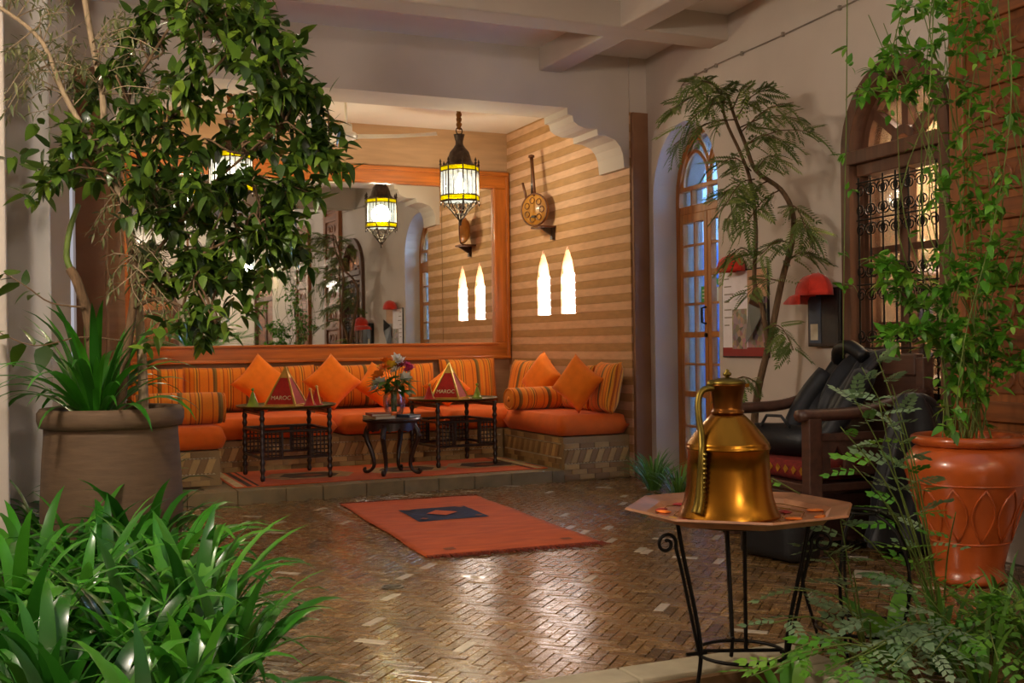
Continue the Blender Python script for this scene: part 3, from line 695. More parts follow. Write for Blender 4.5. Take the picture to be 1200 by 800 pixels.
for q in ((-.17,.11),(.19,.11),(-.17,.5),(.19,.5)): MB().add([(q[0]-.03,q[1],.014),(q[0],q[1]-.03,.014),(q[0]+.03,q[1],.014),(q[0],q[1]+.03,.014)],[(0,1,2,3)]).build('motif','rug_dull',mo)
for q in ((-.33,-.9),(.36,-.88)): sheet(q[0]-.03,q[0]+.03,q[1]-.03,q[1]+.03,n=3).build('corner_motif','rug_dull',rg)
fr=MB()
for e,sy in ((-1.05,-1),(1.05,1)):
    for i in range(110):
        x=-.5+i/109+random.uniform(-.003,.003); L=random.uniform(.05,.09) if sy<0 else random.uniform(.01,.02)
        fr.tube([(x,e-sy*.005,.009),(x+random.uniform(-.01,.01),e+sy*L*.5,.008),(x+random.uniform(-.025,.025),e+sy*L,.004)],[.003,.003,.002],4)
o=fr.build('fringe','fringe',rg); o['kind']='stuff'
ra=thing('alcove_rug','red orange patterned rug under the low tables','rug',(2.62,8.58,.091))
MB().box(-1.22,1.28,-.50,.50,0,.006).build('weave','rug_orange',ra,bevel=.002)
for b in ((-1.2,-1.14,-.48,.48),(1.19,1.25,-.48,.48)): MB().box(b[0],b[1],b[2],b[3],.006,.0065).build('border','rug_cream',ra)
for b in ((-1.12,-1.08,-.48,.48),(-1.05,-1.03,-.48,.48),(1.14,1.17,-.48,.48)): MB().box(b[0],b[1],b[2],b[3],.006,.0065).build('border','rug_brown',ra)
for cx in (-.55,.25,.95):
    W=.36
    MB().prism([(cx-W,0),(cx-W*.7,-.22),(cx+W*.7,-.22),(cx+W,0),(cx+W*.7,.22),(cx-W*.7,.22)],.006,.0064,'z').build('medallion','rug_tan',ra,fix=True)
    MB().prism([(cx-W*.66,0),(cx-W*.45,-.15),(cx+W*.45,-.15),(cx+W*.66,0),(cx+W*.45,.15),(cx-W*.45,.15)],.0064,.0068,'z').build('medallion','rug_brown',ra,fix=True)
    MB().prism([(cx-W*.3,0),(cx,-.09),(cx+W*.3,0),(cx,.09)],.0068,.0071,'z').build('medallion','rug_dull',ra,fix=True)
# ------------------------------------------------------------------ folding tray tables
def turned(h):
    p=[(.012,0),(.018,.01),(.02,.03),(.013,.045)]
    z=.06
    while z<h-.05:
        p+=[(.015,z),(.021,z+.018),(.021,z+.026),(.014,z+.044)]; z+=.055
    return p+[(.018,h-.03),(.018,h)]
def tray_table(loc,rz,label):
    t=thing('tray_table',label,'table',loc,rz,'turned wood folding tray tables')
    H=.53
    for x in (-.26,.26):
        for y in (-.27,.27): MB().lathe(turned(H),10,(x,y)).build('leg','dark_wood',t,smooth=True)
    for y in (-.27,.27):
        for z in (.17,.37): MB().tube([(-.26,y,z),(.26,y,z)],.012,6).build('rail','dark_wood',t)
    for x in (-.26,.26):
        for z in (.17,.37,.50): MB().tube([(x,-.27,z),(x,.27,z)],.012,6).build('rail','dark_wood',t)
    for x,s in ((-.26,1),(.26,-1)):
        for y in (-.27,.27):
            f=MB().box(x+s*.15-.008,x+s*.15+.008,y-.01,y+.01,.17,.37).build('lattice_panel','dark_wood',t)
            l=MB()
            for i in range(4):
                u=x+s*(.03+.03*i+.012); l.tube([(u,y,.18),(u,y,.36)],.0055,5)
            for i in range(6):
                z=.19+.032*i; l.tube([(x+s*.015,y,z),(x+s*.15,y,z)],.0055,5)
            for i in range(4):
                for j in range(6): l.lathe([(0,-.009),(.009,0),(0,.009)],6,(0,0)) if False else l.add([(x+s*(.042+.03*i)+dx,y+dy,.19+.032*j+dz) for dx,dy,dz in ((.009,0,0),(-.009,0,0),(0,.012,0),(0,-.012,0),(0,0,.009),(0,0,-.009))],[(0,2,4),(2,1,4),(1,3,4),(3,0,4),(2,0,5),(1,2,5),(3,1,5),(0,3,5)])
            l.build('bead_lattice','dark_wood',f)
    MB().lathe([(0,H+.004),(.34,H+.004),(.375,H+.012),(.385,H+.026),(.378,H+.028),(.365,H+.016),(.33,H+.010),(0,H+.010)],48,rot=0).build('brass_tray','brass_dark',t,smooth=True)
    MB().lathe([(.17,H+.0105),(.18,H+.014),(.19,H+.0105)],40).build('tray_ring','brass',t,smooth=True)
    return t
tray_table((1.90,8.60,.098),R(3),'turned wood tray table with a green cone, near the potted plant')
tray_table((3.36,8.80,.098),R(4),'turned wood tray table near the striped wall')
TZ=.098+.5405
def pyramid(loc,rz,label,s=.118,h=.285):
    t=thing('felt_pyramid',label,'pyramid',loc,rz,'red and gold lettered pyramids')
    MB().box(-s-.022,s+.022,-s-.022,s+.022,0,.014).build('base_plate','gold',t,bevel=.004); MB().box(-s-.008,s+.008,-s-.008,s+.008,.014,.026).build('plinth','gold',t,bevel=.003)
    zb=.026; k=.70
    MB().add([(-s,-s,zb),(s,-s,zb),(s,s,zb),(-s,s,zb)]+[(a*s*(1-k),b*s*(1-k),zb+h*k) for a,b in ((-1,-1),(1,-1),(1,1),(-1,1))],[(3,2,1,0),(4,5,6,7),(0,1,5,4),(1,2,6,5),(2,3,7,6),(3,0,4,7)]).build('felt_cone','red_felt',t)
    q=s*(1-k)+.002
    MB().add([(-q,-q,zb+h*k),(q,-q,zb+h*k),(q,q,zb+h*k),(-q,q,zb+h*k),(0,0,zb+h)],[(3,2,1,0),(0,1,4),(1,2,4),(2,3,4),(3,0,4)]).build('gold_tip','gold',t)
    for a,b in ((-1,-1),(1,-1),(1,1),(-1,1)): MB().tube([(a*s,b*s,zb),(0,0,zb+h)],[.011,.005],6).build('gold_edge','gold',t)
    cu=bpy.data.curves.new('lettering','FONT'); cu.body='MAROC'; cu.size=.045; cu.align_x='CENTER'; cu.extrude=.001
    tmp=bpy.data.objects.new('tmp',cu); C.objects.link(tmp); dg=bpy.context.evaluated_depsgraph_get(); me=bpy.data.meshes.new_from_object(tmp.evaluated_get(dg)); bpy.data.objects.remove(tmp)
    me.materials.clear(); me.materials.append(MT['maroc_text'])
    zt=.035; yy=-s*(1-zt/h)-.003
    link('lettering',me,t,(0,yy,zb+zt),rot=(math.atan2(h,s),0,0))
    return t
pyramid((1.88,8.52,TZ),R(-34),'red felt pyramid with gold edges beside the green cone and two red cones')
pyramid((3.31,8.74,TZ),R(-40),'red felt pyramid with gold edges next to upright sticks')
def cone(loc,mm,label,h=.095,r=.034,grp='small table cones',name='spice_cone'):
    t=thing(name,label,'ornament',loc,R(-60),grp); t.scale=(1.4,1.4,1.5)
    MB().lathe([(r*1.25,0),(r*1.25,.008),(r,.012),(r*.62,h*.45),(r*.25,h*.85),(0,h)],18).build('cone',mm,t,smooth=True)
    MB().lathe([(0,h-.005),(.008,h),(.009,h+.008),(0,h+.014)],10).build('knob','gold' if mm=='red_felt' else mm,t,smooth=True)
    if mm=='red_felt': MB().tube([(r*.95,0,.012),(r*.6,0,h*.47),(.006,0,h)],.004,5).build('gold_edge','gold',t)
    return t
cone((1.62,8.48,TZ),'green_glaze','small yellow green cone pot on the table near the potted plant',h=.09)
cone((2.045,8.42,TZ),'red_felt','small red cone in front of the taller red cone',h=.085,r=.03)
cone((2.12,8.52,TZ),'red_felt','small red cone standing behind its twin on the tray',h=.095,r=.032)
cone((3.11,8.68,TZ),'red_felt','small red cone on the table near the striped wall',h=.085)
cone((3.585,8.80,TZ),'green_glaze','small green cone on the table near the striped wall',h=.075,r=.026)
ic=thing('incense_holder','small gold holder with two thin upright sticks beside pyramid','holder',(3.14,8.78,TZ))
MB().lathe([(.03,0),(.03,.01),(.015,.02),(.02,.05),(.012,.06)],14).build('cup','gold',ic,smooth=True); MB().tube([(0,0,.055),(.0,.0,.24)],.002,5).build('stick','dark_wood',ic); MB().tube([(.004,0,.055),(.075,.0,.17)],.002,5).build('stick','dark_wood',ic)
# ------------------------------------------------------------------ little carved table with vase, books
ct=thing('carved_side_table','small dark carved table with cabriole legs under the vase','table',(2.665,8.32,.098))
MB().lathe([(0,.405),(.2,.405),(.225,.415),(.23,.43),(.22,.442),(0,.442)],32).build('top','dark_wood',ct,smooth=True,bevel=.002)
ap=[]
for i in range(48):
    a=2*PI*i/48; ap.append((.195*math.cos(a),.195*math.sin(a)))
g=MB(); vs=[];fs=[]
for i in range(64):
    a=2*PI*i/64; dp=.035+.022*abs(math.sin(4*a))**.6+.012*abs(math.sin(12*a))
    vs+=[(.195*math.cos(a),.195*math.sin(a),.405),(.195*math.cos(a),.195*math.sin(a),.405-dp),(.182*math.cos(a),.182*math.sin(a),.405-dp),(.182*math.cos(a),.182*math.sin(a),.405)]
for i in range(64):
    j=(i+1)%64
    for k_ in range(3): fs.append((i*4+k_,j*4+k_,j*4+k_+1,i*4+k_+1))
g.add(vs,fs).build('apron','dark_wood',ct,fix=True)
for i in range(4):
    a=PI/4+i*PI/2+.15; d=Vector((math.cos(a),math.sin(a),0))
    P=[d*.16+Vector((0,0,.40)),d*.205+Vector((0,0,.34)),d*.21+Vector((0,0,.28)),d*.175+Vector((0,0,.19)),d*.15+Vector((0,0,.10)),d*.155+Vector((0,0,.05)),d*.19+Vector((0,0,.018)),d*.225+Vector((0,0,.016)),d*.23+Vector((0,0,.036)),d*.215+Vector((0,0,.04))]
    L=MB().tube(smooth_path(P,4),[lerp(.026,.013,min(1,k_/22)) for k_ in range(37)],8).build('leg','dark_wood',ct,smooth=True)
    MB().lathe([(0,-.02),(.018,-.012),(.02,0),(.01,.014),(0,.02)],10).build('leg_carving','dark_wood',L,loc=d*.225+Vector((0,0,.30)),smooth=True)
vz=.098+.4425
bks=[((2.60,8.27),.17,.24,.022,'book_c',8,'tan book at the bottom of the stack under vase'),((2.595,8.275),.155,.22,.018,'book_a',-4,'red brown book on top of the stack'),((2.79,8.30),.12,.16,.02,'book_b',20,'small dark blue book beside the vase')]
zt=vz
for i,((x,y),w_,d_,h_,mm,a,lb) in enumerate(bks):
    zz=zt if i<2 else vz
    t=thing('book',lb,'book',(x-.06 if i<2 else x,y-.03,zz),R(a),'books on the carved table')
    MB().box(-w_/2,w_/2,-d_/2,d_/2,0,.003).build('cover',mm,t); MB().box(-w_/2,w_/2,-d_/2,d_/2,h_-.003,h_).build('cover',mm,t); MB().box(-w_/2,-w_/2+.004,-d_/2,d_/2,.003,h_-.003).build('spine',mm,t); MB().box(-w_/2+.004,w_/2-.005,-d_/2+.005,d_/2-.005,.003,h_-.003).build('pages','pages',t)
    if i<2: zt+=h_+.0005
va=thing('flower_vase','clear glass vase with a diagonal cut on the carved table','vase',(2.70,8.36,vz))
po=[(.045,0),(.06,.01),(.075,.06),(.088,.13),(.085,.17),(.055,.205),(.042,.215),(.05,.235)]
MB().lathe(po+[(r-.004,z) for r,z in reversed(po[1:])]+[(.03,.012),(0,.012)],28).build('glass','vase_glass',va,smooth=True)
for i in range(8):
    a=i*PI/4; MB().tube([(.0885*math.cos(a+t*1.1)*(.72+.28*math.sin(t*PI*.62)),.0885*math.sin(a+t*1.1)*(.72+.28*math.sin(t*PI*.62)),.02+.14*t) for t in (0,.25,.5,.75,1)],.003,5).build('cut_line','vase_glass',va,smooth=True)
bq=thing('bouquet','mixed bouquet of orange yellow white and pink flowers in vase','flowers',(2.70,8.36,vz+.02))
random.seed(12)
leafM=None
def blossom_mesh(name,mm,r=.03):
    m=MB()
    for ring_,(n,rr,tilt,dz) in enumerate(((7,1.0,.35,0),(6,.75,.8,.006),(4,.45,1.15,.01))):
        for i in range(n):
            a=2*PI*i/n+ring_*.4; L=r*rr
            pts=[(0,0,0),(L*.5,-L*.35,L*.15),(L,0,L*.05),(L*.5,L*.35,L*.15)]
            M=Matrix.Translation((0,0,dz))@Matrix.Rotation(a,4,'Z')@Matrix.Rotation(-tilt,4,'Y')
            m.add([M@Vector(p) for p in pts],[(0,1,2,3)])
    return m.mesh(name,mm,True)
BM={c:blossom_mesh('blossom','petal_'+c,.062) for c in ('orange','yellow','white','pink','red')}
fl_s=[('orange',-.12,.0,.30),('orange',-.09,-.05,.36),('orange',-.05,.02,.40),('yellow',-.04,-.05,.37),('yellow',-.10,.04,.35),('white',.02,.0,.42),('white',.05,-.02,.41),('white',.0,-.06,.34),('white',-.16,-.03,.20),('pink',.10,-.02,.36),('pink',.12,-.03,.34),('red',.05,-.06,.37),('red',.03,.05,.36),('white',.07,-.06,.28),('orange',-.14,.02,.25),('white',-.13,-.05,.24)]
for c,a,b,z in fl_s:
    o=link('blossom',BM[c],bq,(a,b,z),rot=(R(random.uniform(15,60))*(1 if b<0.02 else -.5),R(a*220),random.uniform(0,6))); o.scale=(random.uniform(.9,1.25),)*3
    MB().tube(smooth_path([(a*.15,b*.15,.02),(a*.2,b*.2,.2),(a*.7,b*.7,z*.75),(a,b,z)],3),.0028,5).build('stem','stem_green',o.parent)
# ------------------------------------------------------------------ lanterns
def lantern(label,loc,rope):
    t=thing('hanging_lantern',label,'lantern',loc,R(11),'brass and glass hanging lanterns')
    n=8; ra=.172
    def P(k_,r,z): a=2*PI*k_/n+PI/8; return Vector((r*math.cos(a),r*math.sin(a),z))
    MB().lathe([(0,-.012),(.012,0),(.007,.015),(.018,.03),(.01,.045)],10).build('tip','lantern_metal',t,smooth=True)
    for k_ in range(n):
        MB().tube(smooth_path([P(k_,.008,.035),P(k_,.05,.085),P(k_,.085,.13),P(k_,.12,.165),P(k_,.15,.205)],3),.0055,5).build('basket_rib','lantern_metal',t,smooth=True)
        a,b=P(k_,.10,.15),P(k_+1,.10,.15); c=(a+b)/2
        e=(b-a).normalized(); MB().tube([c+e*(.028*math.cos(q*PI/6))+Vector((0,0,.028*math.sin(q*PI/6)+.012)) for q in range(12)],.004,5,closed=True).build('basket_ring','lantern_metal',t,smooth=True)
    for z,r in ((.09,.055),(.205,.155)):
        MB().tube([P(k_,r,z) for k_ in range(n)],.006,6,closed=True).build('hoop','lantern_metal',t)
    for z in (.21,.255,.47,.512):
        MB().tube([P(k_,ra,z) for k_ in range(n)],.0065,6,closed=True).build('hoop','lantern_metal',t)
    for k_ in range(n):
        MB().tube([P(k_,ra,.195),P(k_,ra,.53)],.007,6).build('post','lantern_metal',t)
        p=P(k_,ra,.53); MB().lathe([(.011,0),(.012,.01),(.005,.018),(.011,.03),(0,.062)],8,(p.x,p.y)).build('finial','lantern_metal',t,loc=(0,0,.525),smooth=True)
        MB().lathe([(.007,0),(.009,-.015),(0,-.035)],8,(p.x,p.y)).build('drop','lantern_metal',t,loc=(0,0,.195),smooth=True)
        a,b=P(k_,ra-.003,0),P(k_+1,ra-.003,0)
        for nm,za,zb,mm in (('yellow_pane',.21,.255,'lamp_yellow'),('white_pane',.255,.47,'lamp_white'),('yellow_pane',.47,.512,'lamp_yellow')):
            z_=Vector((0,0,za)); z2=Vector((0,0,zb)); MB().add([a+z_,b+z_,b+z2,a+z2],[(0,1,2,3)]).build(nm,mm,t)
        for f in (.33,.67):
            q=a.lerp(b,f)*1.02; MB().tube([q+Vector((0,0,.255)),q+Vector((0,0,.47))],.0042,5).build('muntin','lantern_metal',t)
    MB().lathe([(ra-.006,.512),(.135,.53),(.112,.56),(.10,.60),(.085,.645),(.055,.68),(.036,.71),(.034,.74),(.046,.785),(.052,.80),(0,.80)],16).build('dome','lantern_metal',t,smooth=True)
    MB().lathe([(0,.215),(.05,.21),(.152,.208),(.152,.212),(0,.22)],16).build('floor_pane','lamp_white',t)
    MB().tube([(.032*math.cos(a*PI/8),0,.832+.032*math.sin(a*PI/8)) for a in range(16)],.006,6,closed=True).build('ring','lantern_metal',t,smooth=True)
    rp=MB()
    for ph in (0,PI):
        rp.tube([(.013*math.cos(ph+z*70),.013*math.sin(ph+z*70),.85+z) for z in [rope*i/40 for i in range(41)]],.013,6)
    rp.build('rope','rope',t,smooth=True); MB().lathe([(.045,.85+rope-.012),(.045,.85+rope),(0,.85+rope)],14).build('ceiling_rose','lantern_metal',t)
    MB().lathe([(0,.28),(.03,.29),(.045,.34),(.035,.39),(.018,.42),(.018,.46)],14).build('bulb','lamp_bulb',t,smooth=True)
    return t
Lz=2.165
l1=lantern('lit brass and glass lantern hanging in front of mirror near striped wall',(3.60,9.18,Lz),3.25-Lz-.85)
l2=copy_tree(l1); l2.location=(1.60,9.18,Lz); l2['label']='lit brass and glass lantern hanging behind the leafy tree'
l3=copy_tree(l1); l3.location=(3.75,.6,2.2); l3['label']='lit lantern of the far gallery, reflected in the mirror'; l4=copy_tree(l1); l4.location=(3.0,-1.3,2.2); l4['label']='lit lantern deepest in the far gallery, reflected in mirror'
struct(MB().box(3.4,4.4,.3,.9,3.3,3.45).build('trim_8','plaster'),'short plaster soffit carrying a far lantern','beam')
for l in (l1,l2): lamp('lantern_light',Vector(l.location)+Vector((0,0,.35)),LANTERN_W,(1,.87,.68),.10)
for l in (l3,l4): lamp('lantern_light',Vector(l.location)+Vector((0,0,.35)),COURT_W*.5,(1,.84,.66),.10)
# wall lanterns added to light the courtyard from beyond the picture edge
def added_sconce(loc,rz,label):
    t=thing('added_wall_lantern',label,'lantern',loc,rz,'added courtyard wall lanterns')
    MB().box(-.06,.06,-.02,0,-.12,.2).build('back_plate','lantern_metal',t,bevel=.004); MB().tube([(0,-.01,.15),(0,-.1,.22),(0,-.18,.18),(0,-.18,.12)],.008,6).build('arm','lantern_metal',t)
    MB().lathe([(.02,.12),(.09,.06),(.1,.04),(.09,.035)],8,(0,-.18)).build('cap','lantern_metal',t); MB().lathe([(.085,.035),(.085,-.14),(.06,-.18)],8,(0,-.18)).build('glass','lamp_white',t); MB().lathe([(.06,-.18),(.02,-.21),(0,-.24)],8,(0,-.18)).build('foot','lantern_metal',t)
    return t
added_sconce((-.748,3.6,2.6),PI/2,'wall lantern added as fill light on the courtyard side wall'); lamp('added_sconce_light',(-.5,3.6,2.55),COURT_W,(1,.86,.72),.14)
added_sconce((1.2,-3.898,2.5),PI,'wall lantern added as fill light on the far courtyard wall'); lamp('added_sconce_light',(1.2,-3.6,2.45),COURT_W,(1,.86,.72),.14)
# ------------------------------------------------------------------ ceiling fan
fa=thing('ceiling_fan','cream ceiling fan with long blades in front of the mirror','fan',(2.56,9.15,3.25))
MB().lathe([(.05,0),(.05,-.015),(.02,-.04),(.012,-.05)],16).build('canopy','fan_paint',fa,smooth=True); MB().tube([(0,0,-.04),(0,0,-.27)],.012,8).build('rod','fan_paint',fa)
MB().lathe([(.012,-.26),(.05,-.27),(.055,-.33),(.085,-.345),(.10,-.365),(.095,-.39),(.05,-.405),(0,-.408)],24).build('motor','fan_paint',fa,smooth=True)
for a in (-15,105,225):
    d=R(a); L=.70; pts=[]; vs=[];fs=[]
    for i in range(9):
        t=i/8; r=.07+L*t; w_=.035+.035*t if t<.92 else .05; z=-.372+.035*t*t
        vs+=[(r,-w_,z-.026),(r,w_,z+.022),(r,w_,z+.027),(r,-w_,z-.021)]
    for i in range(8):
        for k_ in range(4): fs.append((i*4+k_,i*4+(k_+1)%4,(i+1)*4+(k_+1)%4,(i+1)*4+k_))
    fs+=[(3,2,1,0),(32,33,34,35)]
    MB().add(vs,fs).build('blade','fan_paint',fa,rz=d,fix=True)
# ------------------------------------------------------------------ string instrument on its bracket
it=thing('string_instrument','round gourd string instrument leaning on striped wall','instrument',(4.46,9.42,2.20),R(-62))
MB().lathe([(0,-.07),(.08,-.065),(.13,-.03),(.15,.0),(.155,.02),(.15,.03),(.0,.032)],28).build('bowl','gourd',it,rot=(PI/2,0,0),loc=(0,.0,.155),smooth=True)
MB().tube([(.15*math.cos(a*PI/14),-.03,.155+.15*math.sin(a*PI/14)) for a in range(28)],.008,6,closed=True).build('rim','gourd_dark',it,smooth=True)
for k_ in range(7):
    a=k_*2*PI/7; MB().tube([(.09*math.cos(a)+.028*math.cos(b*PI/5),-.036,.155+.09*math.sin(a)+.028*math.sin(b*PI/5)) for b in range(10)],.004,5,closed=True).build('carving','gourd_dark',it)
MB().tube([(.0,-.02,.28),(-.03,.0,.48),(-.07,.03,.66)],[.016,.014,.018],8).build('neck','gourd_dark',it,smooth=True)
MB().tube([(-.04,-.01,.28),(-.055,.02,.48),(-.075,.035,.64)],[.012,.012,.012],8).build('neck_rod','dark_wood',it,smooth=True)
MB().tube([(-.09,-.03,.27),(-.14,-.02,.42)],.012,8).build('side_stick','gourd_dark',it,smooth=True)
for q in (-.012,0,.012): MB().tube([(q,-.042,.05),(q*.6,-.03,.26)],.0018,4).build('string','trim_yellow',it)
MB().box(-.02,.02,-.05,-.034,.08,.10).build('bridge','dark_wood',it); MB().lathe([(0,0),(.03,.0),(.028,.02),(0,.03)],10).build('knob','gourd_dark',it,loc=(-.07,.03,.66))
sb=thing('wall_bracket','small wooden bracket shelf under the string instrument','bracket',(XR-.001,9.36,2.19),-PI/2)
MB().box(-.10,.10,-.17,0,-.012,.006).build('shelf','gourd_dark',sb,bevel=.003); MB().box(.03,.075,-.03,0,-.12,-.012).build('stem','dark_wood',sb); MB().prism([(-.15,-.012),(-.02,-.012),(-.02,-.09)],.04,.065,'x').build('brace','dark_wood',sb,fix=True)
# ------------------------------------------------------------------ posters and caps on the right wall
pb=thing('menu_poster','white menu poster with photo collage and red bottom band','poster',RO,RA)
U0,U1,Z0,Z1=1.20,1.79,.985,1.60
MB().box(U0,U1,-.014,-.001,Z0,Z1).build('board','frame_black',pb)
MB().box(U0+.01,U1-.01,-.017,-.014,Z0+.01,Z0+.07).build('red_band','poster_red',pb); MB().box(U0+.01,U0+.34,-.017,-.014,Z0+.07,Z1-.01).build('sheet','paper',pb)
MB().box(U0+.14,U0+.33,-.019,-.017,Z0+.06,Z0+.34).build('photo_collage','print_photos',pb); MB().box(U0+.34,U1-.01,-.017,-.014,Z0+.07,Z1-.2).build('photo_collage','print_photos',pb); MB().box(U0+.34,U1-.01,-.017,-.014,Z1-.2,Z1-.01).build('sheet','course_light',pb)
for i in range(7): MB().box(U0+.035,U0+.10+.03*(i%3),-.0182,-.017,Z1-.06-.055*i,Z1-.052-.055*i).build('print_line','cable',pb)
bpn=tag(MB().add([(-.02,0,.0),(.12,-.05,.10),(.20,-.02,-.06),(.06,-.03,-.22),(-.05,-.01,-.28)],[(0,1,2),(0,2,3),(0,3,4)]).build('folded_leaflet','frame_black',loc=rw(1.60,-.03,1.36),rz=RA),'folded dark leaflet tucked into the menu poster','leaflet')
so=bpn.modifiers.new('s','SOLIDIFY'); so.thickness=.003
def cap(loc,rz,label,mm,s=1.0,visor=True):
    t=thing('cap',label,'cap',loc,rz); vs=[];fs=[];n=20;mr=7
    for i in range(mr+1):
        ph=PI/2*i/mr
        for k_ in range(n):
            a=2*PI*k_/n; r=.098*math.cos(ph)**.8 if i<mr else .0001
            vs.append((s*r*math.cos(a)*1.08,s*r*math.sin(a)*.82,s*(.102*math.sin(ph)**.95)*(1.0+.06*math.cos(a))))
    for i in range(mr):
        for k_ in range(n): fs.append((i*n+k_,i*n+(k_+1)%n,(i+1)*n+(k_+1)%n,(i+1)*n+k_))
    o=MB().add(vs,fs).build('crown',mm,t,smooth=True); q=o.modifiers.new('s','SOLIDIFY'); q.thickness=.003
    for k_ in range(6):
        a=k_*PI/3; MB().tube([(s*.1075*math.cos(ph)**.8*math.cos(a),s*.082*math.cos(ph)**.8*math.sin(a),s*(.104*math.sin(ph)**.95)*(1.0+.06*math.cos(a))) for ph in [R(x) for x in (2,20,40,60,80)]],.0022,4).build('seam',mm,o)
    MB().lathe([(.009,0),(.007,.005),(0,.007)],10).build('button',mm,t,loc=(0,0,s*.103))
    if visor:
        vs=[];fs=[];m=12
        for j,(rr,dz) in enumerate(((0,.006),(.5,.0),(1,-.03))):
            for i in range(m+1):
                a=PI/2+PI*i/m; x=.10*math.cos(a)*1.05-rr*.12*abs(math.sin(PI*i/m))**.6; y=.08*math.sin(a); vs.append((s*x,s*y,s*(dz-.012*abs(y/.08)**2*rr)))
        for j in range(2):
            for i in range(m): fs.append((j*(m+1)+i,j*(m+1)+i+1,(j+1)*(m+1)+i+1,(j+1)*(m+1)+i))
        o=MB().add(vs,fs).build('visor',mm,t,smooth=True); q=o.modifiers.new('s','SOLIDIFY'); q.thickness=.005
    return t
fb=thing('framed_notice','black framed notice box under the red cap','frame',RO,RA)
MB().box(2.29,2.62,-.05,-.001,1.06,1.42).build('frame','frame_black',fb,bevel=.004); MB().box(2.31,2.43,-.053,-.05,1.08,1.40).build('glass_strip','book_b',fb); MB().box(2.325,2.40,-.055,-.053,1.10,1.20).build('label_card','pages',fb); MB().box(2.44,2.605,-.053,-.05,1.08,1.40).build('panel','black_leather',fb)
cap(rw(2.47,-.125,1.372),RA,'bright red baseball cap hanging above the framed notice','cap_red',1.28)
cap(rw(1.45,-.09,1.585),RA,'dull red cap perched on top of the menu poster','cap_red',1.12,False)
# ------------------------------------------------------------------ kerb of the sunken bed by the tray
kb=struct(thing('trim_9','',''),'pale stone kerb around the sunken planting bed','kerb')
for x0,x1 in ((.70,1.22),(1.22,1.76),(1.76,2.26)): MB().box(x0+.003,x1-.003,3.0,3.15,-.05,.05).build('kerb_slab','kerb_stone',kb,bevel=.008)
MB().prism([(2.263,3.0),(2.263,3.15),(2.44,3.15),(2.44,2.9),(2.29,2.9)],-.05,.05,'z').build('kerb_slab','kerb_stone',kb,fix=True,bevel=.008)
for y0,y1 in ((2.4,2.895),(1.9,2.395)): MB().box(2.29,2.44,y0,y1,-.05,.05).build('kerb_slab','kerb_stone',kb,bevel=.008)
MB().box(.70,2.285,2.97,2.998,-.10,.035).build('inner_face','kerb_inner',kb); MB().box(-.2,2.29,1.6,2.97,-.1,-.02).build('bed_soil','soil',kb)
# ------------------------------------------------------------------ iron stand, octagonal tray, brass ewer
TC=Vector((2.08,2.92,0)); TTZ=.546
sd=thing('iron_stand','black wrought iron stand with scrolled legs under the tray','stand',TC,-YAW)
for i,a in enumerate((197,-17,90)):
    d=Vector((math.cos(R(a)),math.sin(R(a)),0)); zf=-.018 if i<2 else .052
    P=[d*.215+Vector((0,0,TTZ-.008)),d*.195+Vector((0,0,.43)),d*.155+Vector((0,0,.24)),d*.14+Vector((0,0,.12)),d*.16+Vector((0,0,zf+.006))]
    MB().tube(smooth_path(P,6),.0068,7).build('leg','iron',sd,smooth=True)
    P=[d*.145+Vector((0,0,.12)),d*.175+Vector((0,0,.26)),d*.205+Vector((0,0,.40)),d*.22+Vector((0,0,.455))]
    c=d*.253+Vector((0,0,.462)); q=d.normalized()
    for s_ in range(15):
        t=s_/14; an=PI*.95-t*2.6*PI; rr=.033*(1-.7*t); P.append(c+q*(rr*math.cos(an))+Vector((0,0,rr*math.sin(an)+.012)))
    MB().tube(smooth_path(P,3),.0058,6).build('scroll_bar','iron',sd,smooth=True)
    MB().tube([d*.12+Vector((0,0,.125)),d*.19+Vector((0,0,.125))],.006,6).build('clasp','iron',sd)
MB().tube([(.14*math.cos(a*PI/12),.14*math.sin(a*PI/12),.115) for a in range(24)],.006,6,closed=True).build('ring','iron',sd,smooth=True)
MB().tube([(.205*math.cos(a*PI/12),.205*math.sin(a*PI/12),TTZ-.008) for a in range(24)],.006,6,closed=True).build('ring','iron',sd,smooth=True)
MB().tube([(0.02,.02,.115),(.02,.02,TTZ-.004)],.0065,8).build('center_rod','iron',sd); MB().tube([(-.14,.02,.115),(.14,.02,.115)],.006,6).build('cross_bar','iron',sd)
ty=thing('octagonal_tray','engraved copper octagonal tray with raised rim on the iron stand','tray',TC+Vector((0,0,TTZ)),-YAW+.06)
MB().lathe([(0,0),(.285,0),(.30,.016),(.355,.026),(.366,.030),(.36,.036),(.352,.033),(.298,.022),(.28,.007),(0,.007)],8).build('plate','copper_tray',ty)
for r in (.15,.21,.272): MB().tube([(r*math.cos(a*PI/4),r*math.sin(a*PI/4),.0072) for a in range(8)],.0018,4,closed=True).build('engraved_line','brass',ty)
ml_=MB()
for i in range(16):
    a=i*PI/8; ml_.tube([(.155*math.cos(a),.155*math.sin(a),.0072),(.18*math.cos(a+.1),.18*math.sin(a+.1),.0072),(.205*math.cos(a),.205*math.sin(a),.0072)],.0012,4)
ml_.build('engraving','brass',ty)
EZ=TTZ+.0072
ew=thing('brass_ewer','tall hammered brass ewer with lid standing on the tray','ewer',(2.018,2.887,EZ),-YAW); ew.scale=(.915,.915,.885)
MB().lathe([(0,0),(.165,0),(.173,.004),(.172,.012),(.163,.03),(.151,.065),(.143,.11),(.139,.17),(.137,.236),(.142,.240),(.143,.248),(.138,.252),(.140,.257),(.136,.264),(.118,.288),(.092,.322),(.066,.350),(.052,.364)],48).build('body','brass',ew,smooth=True)
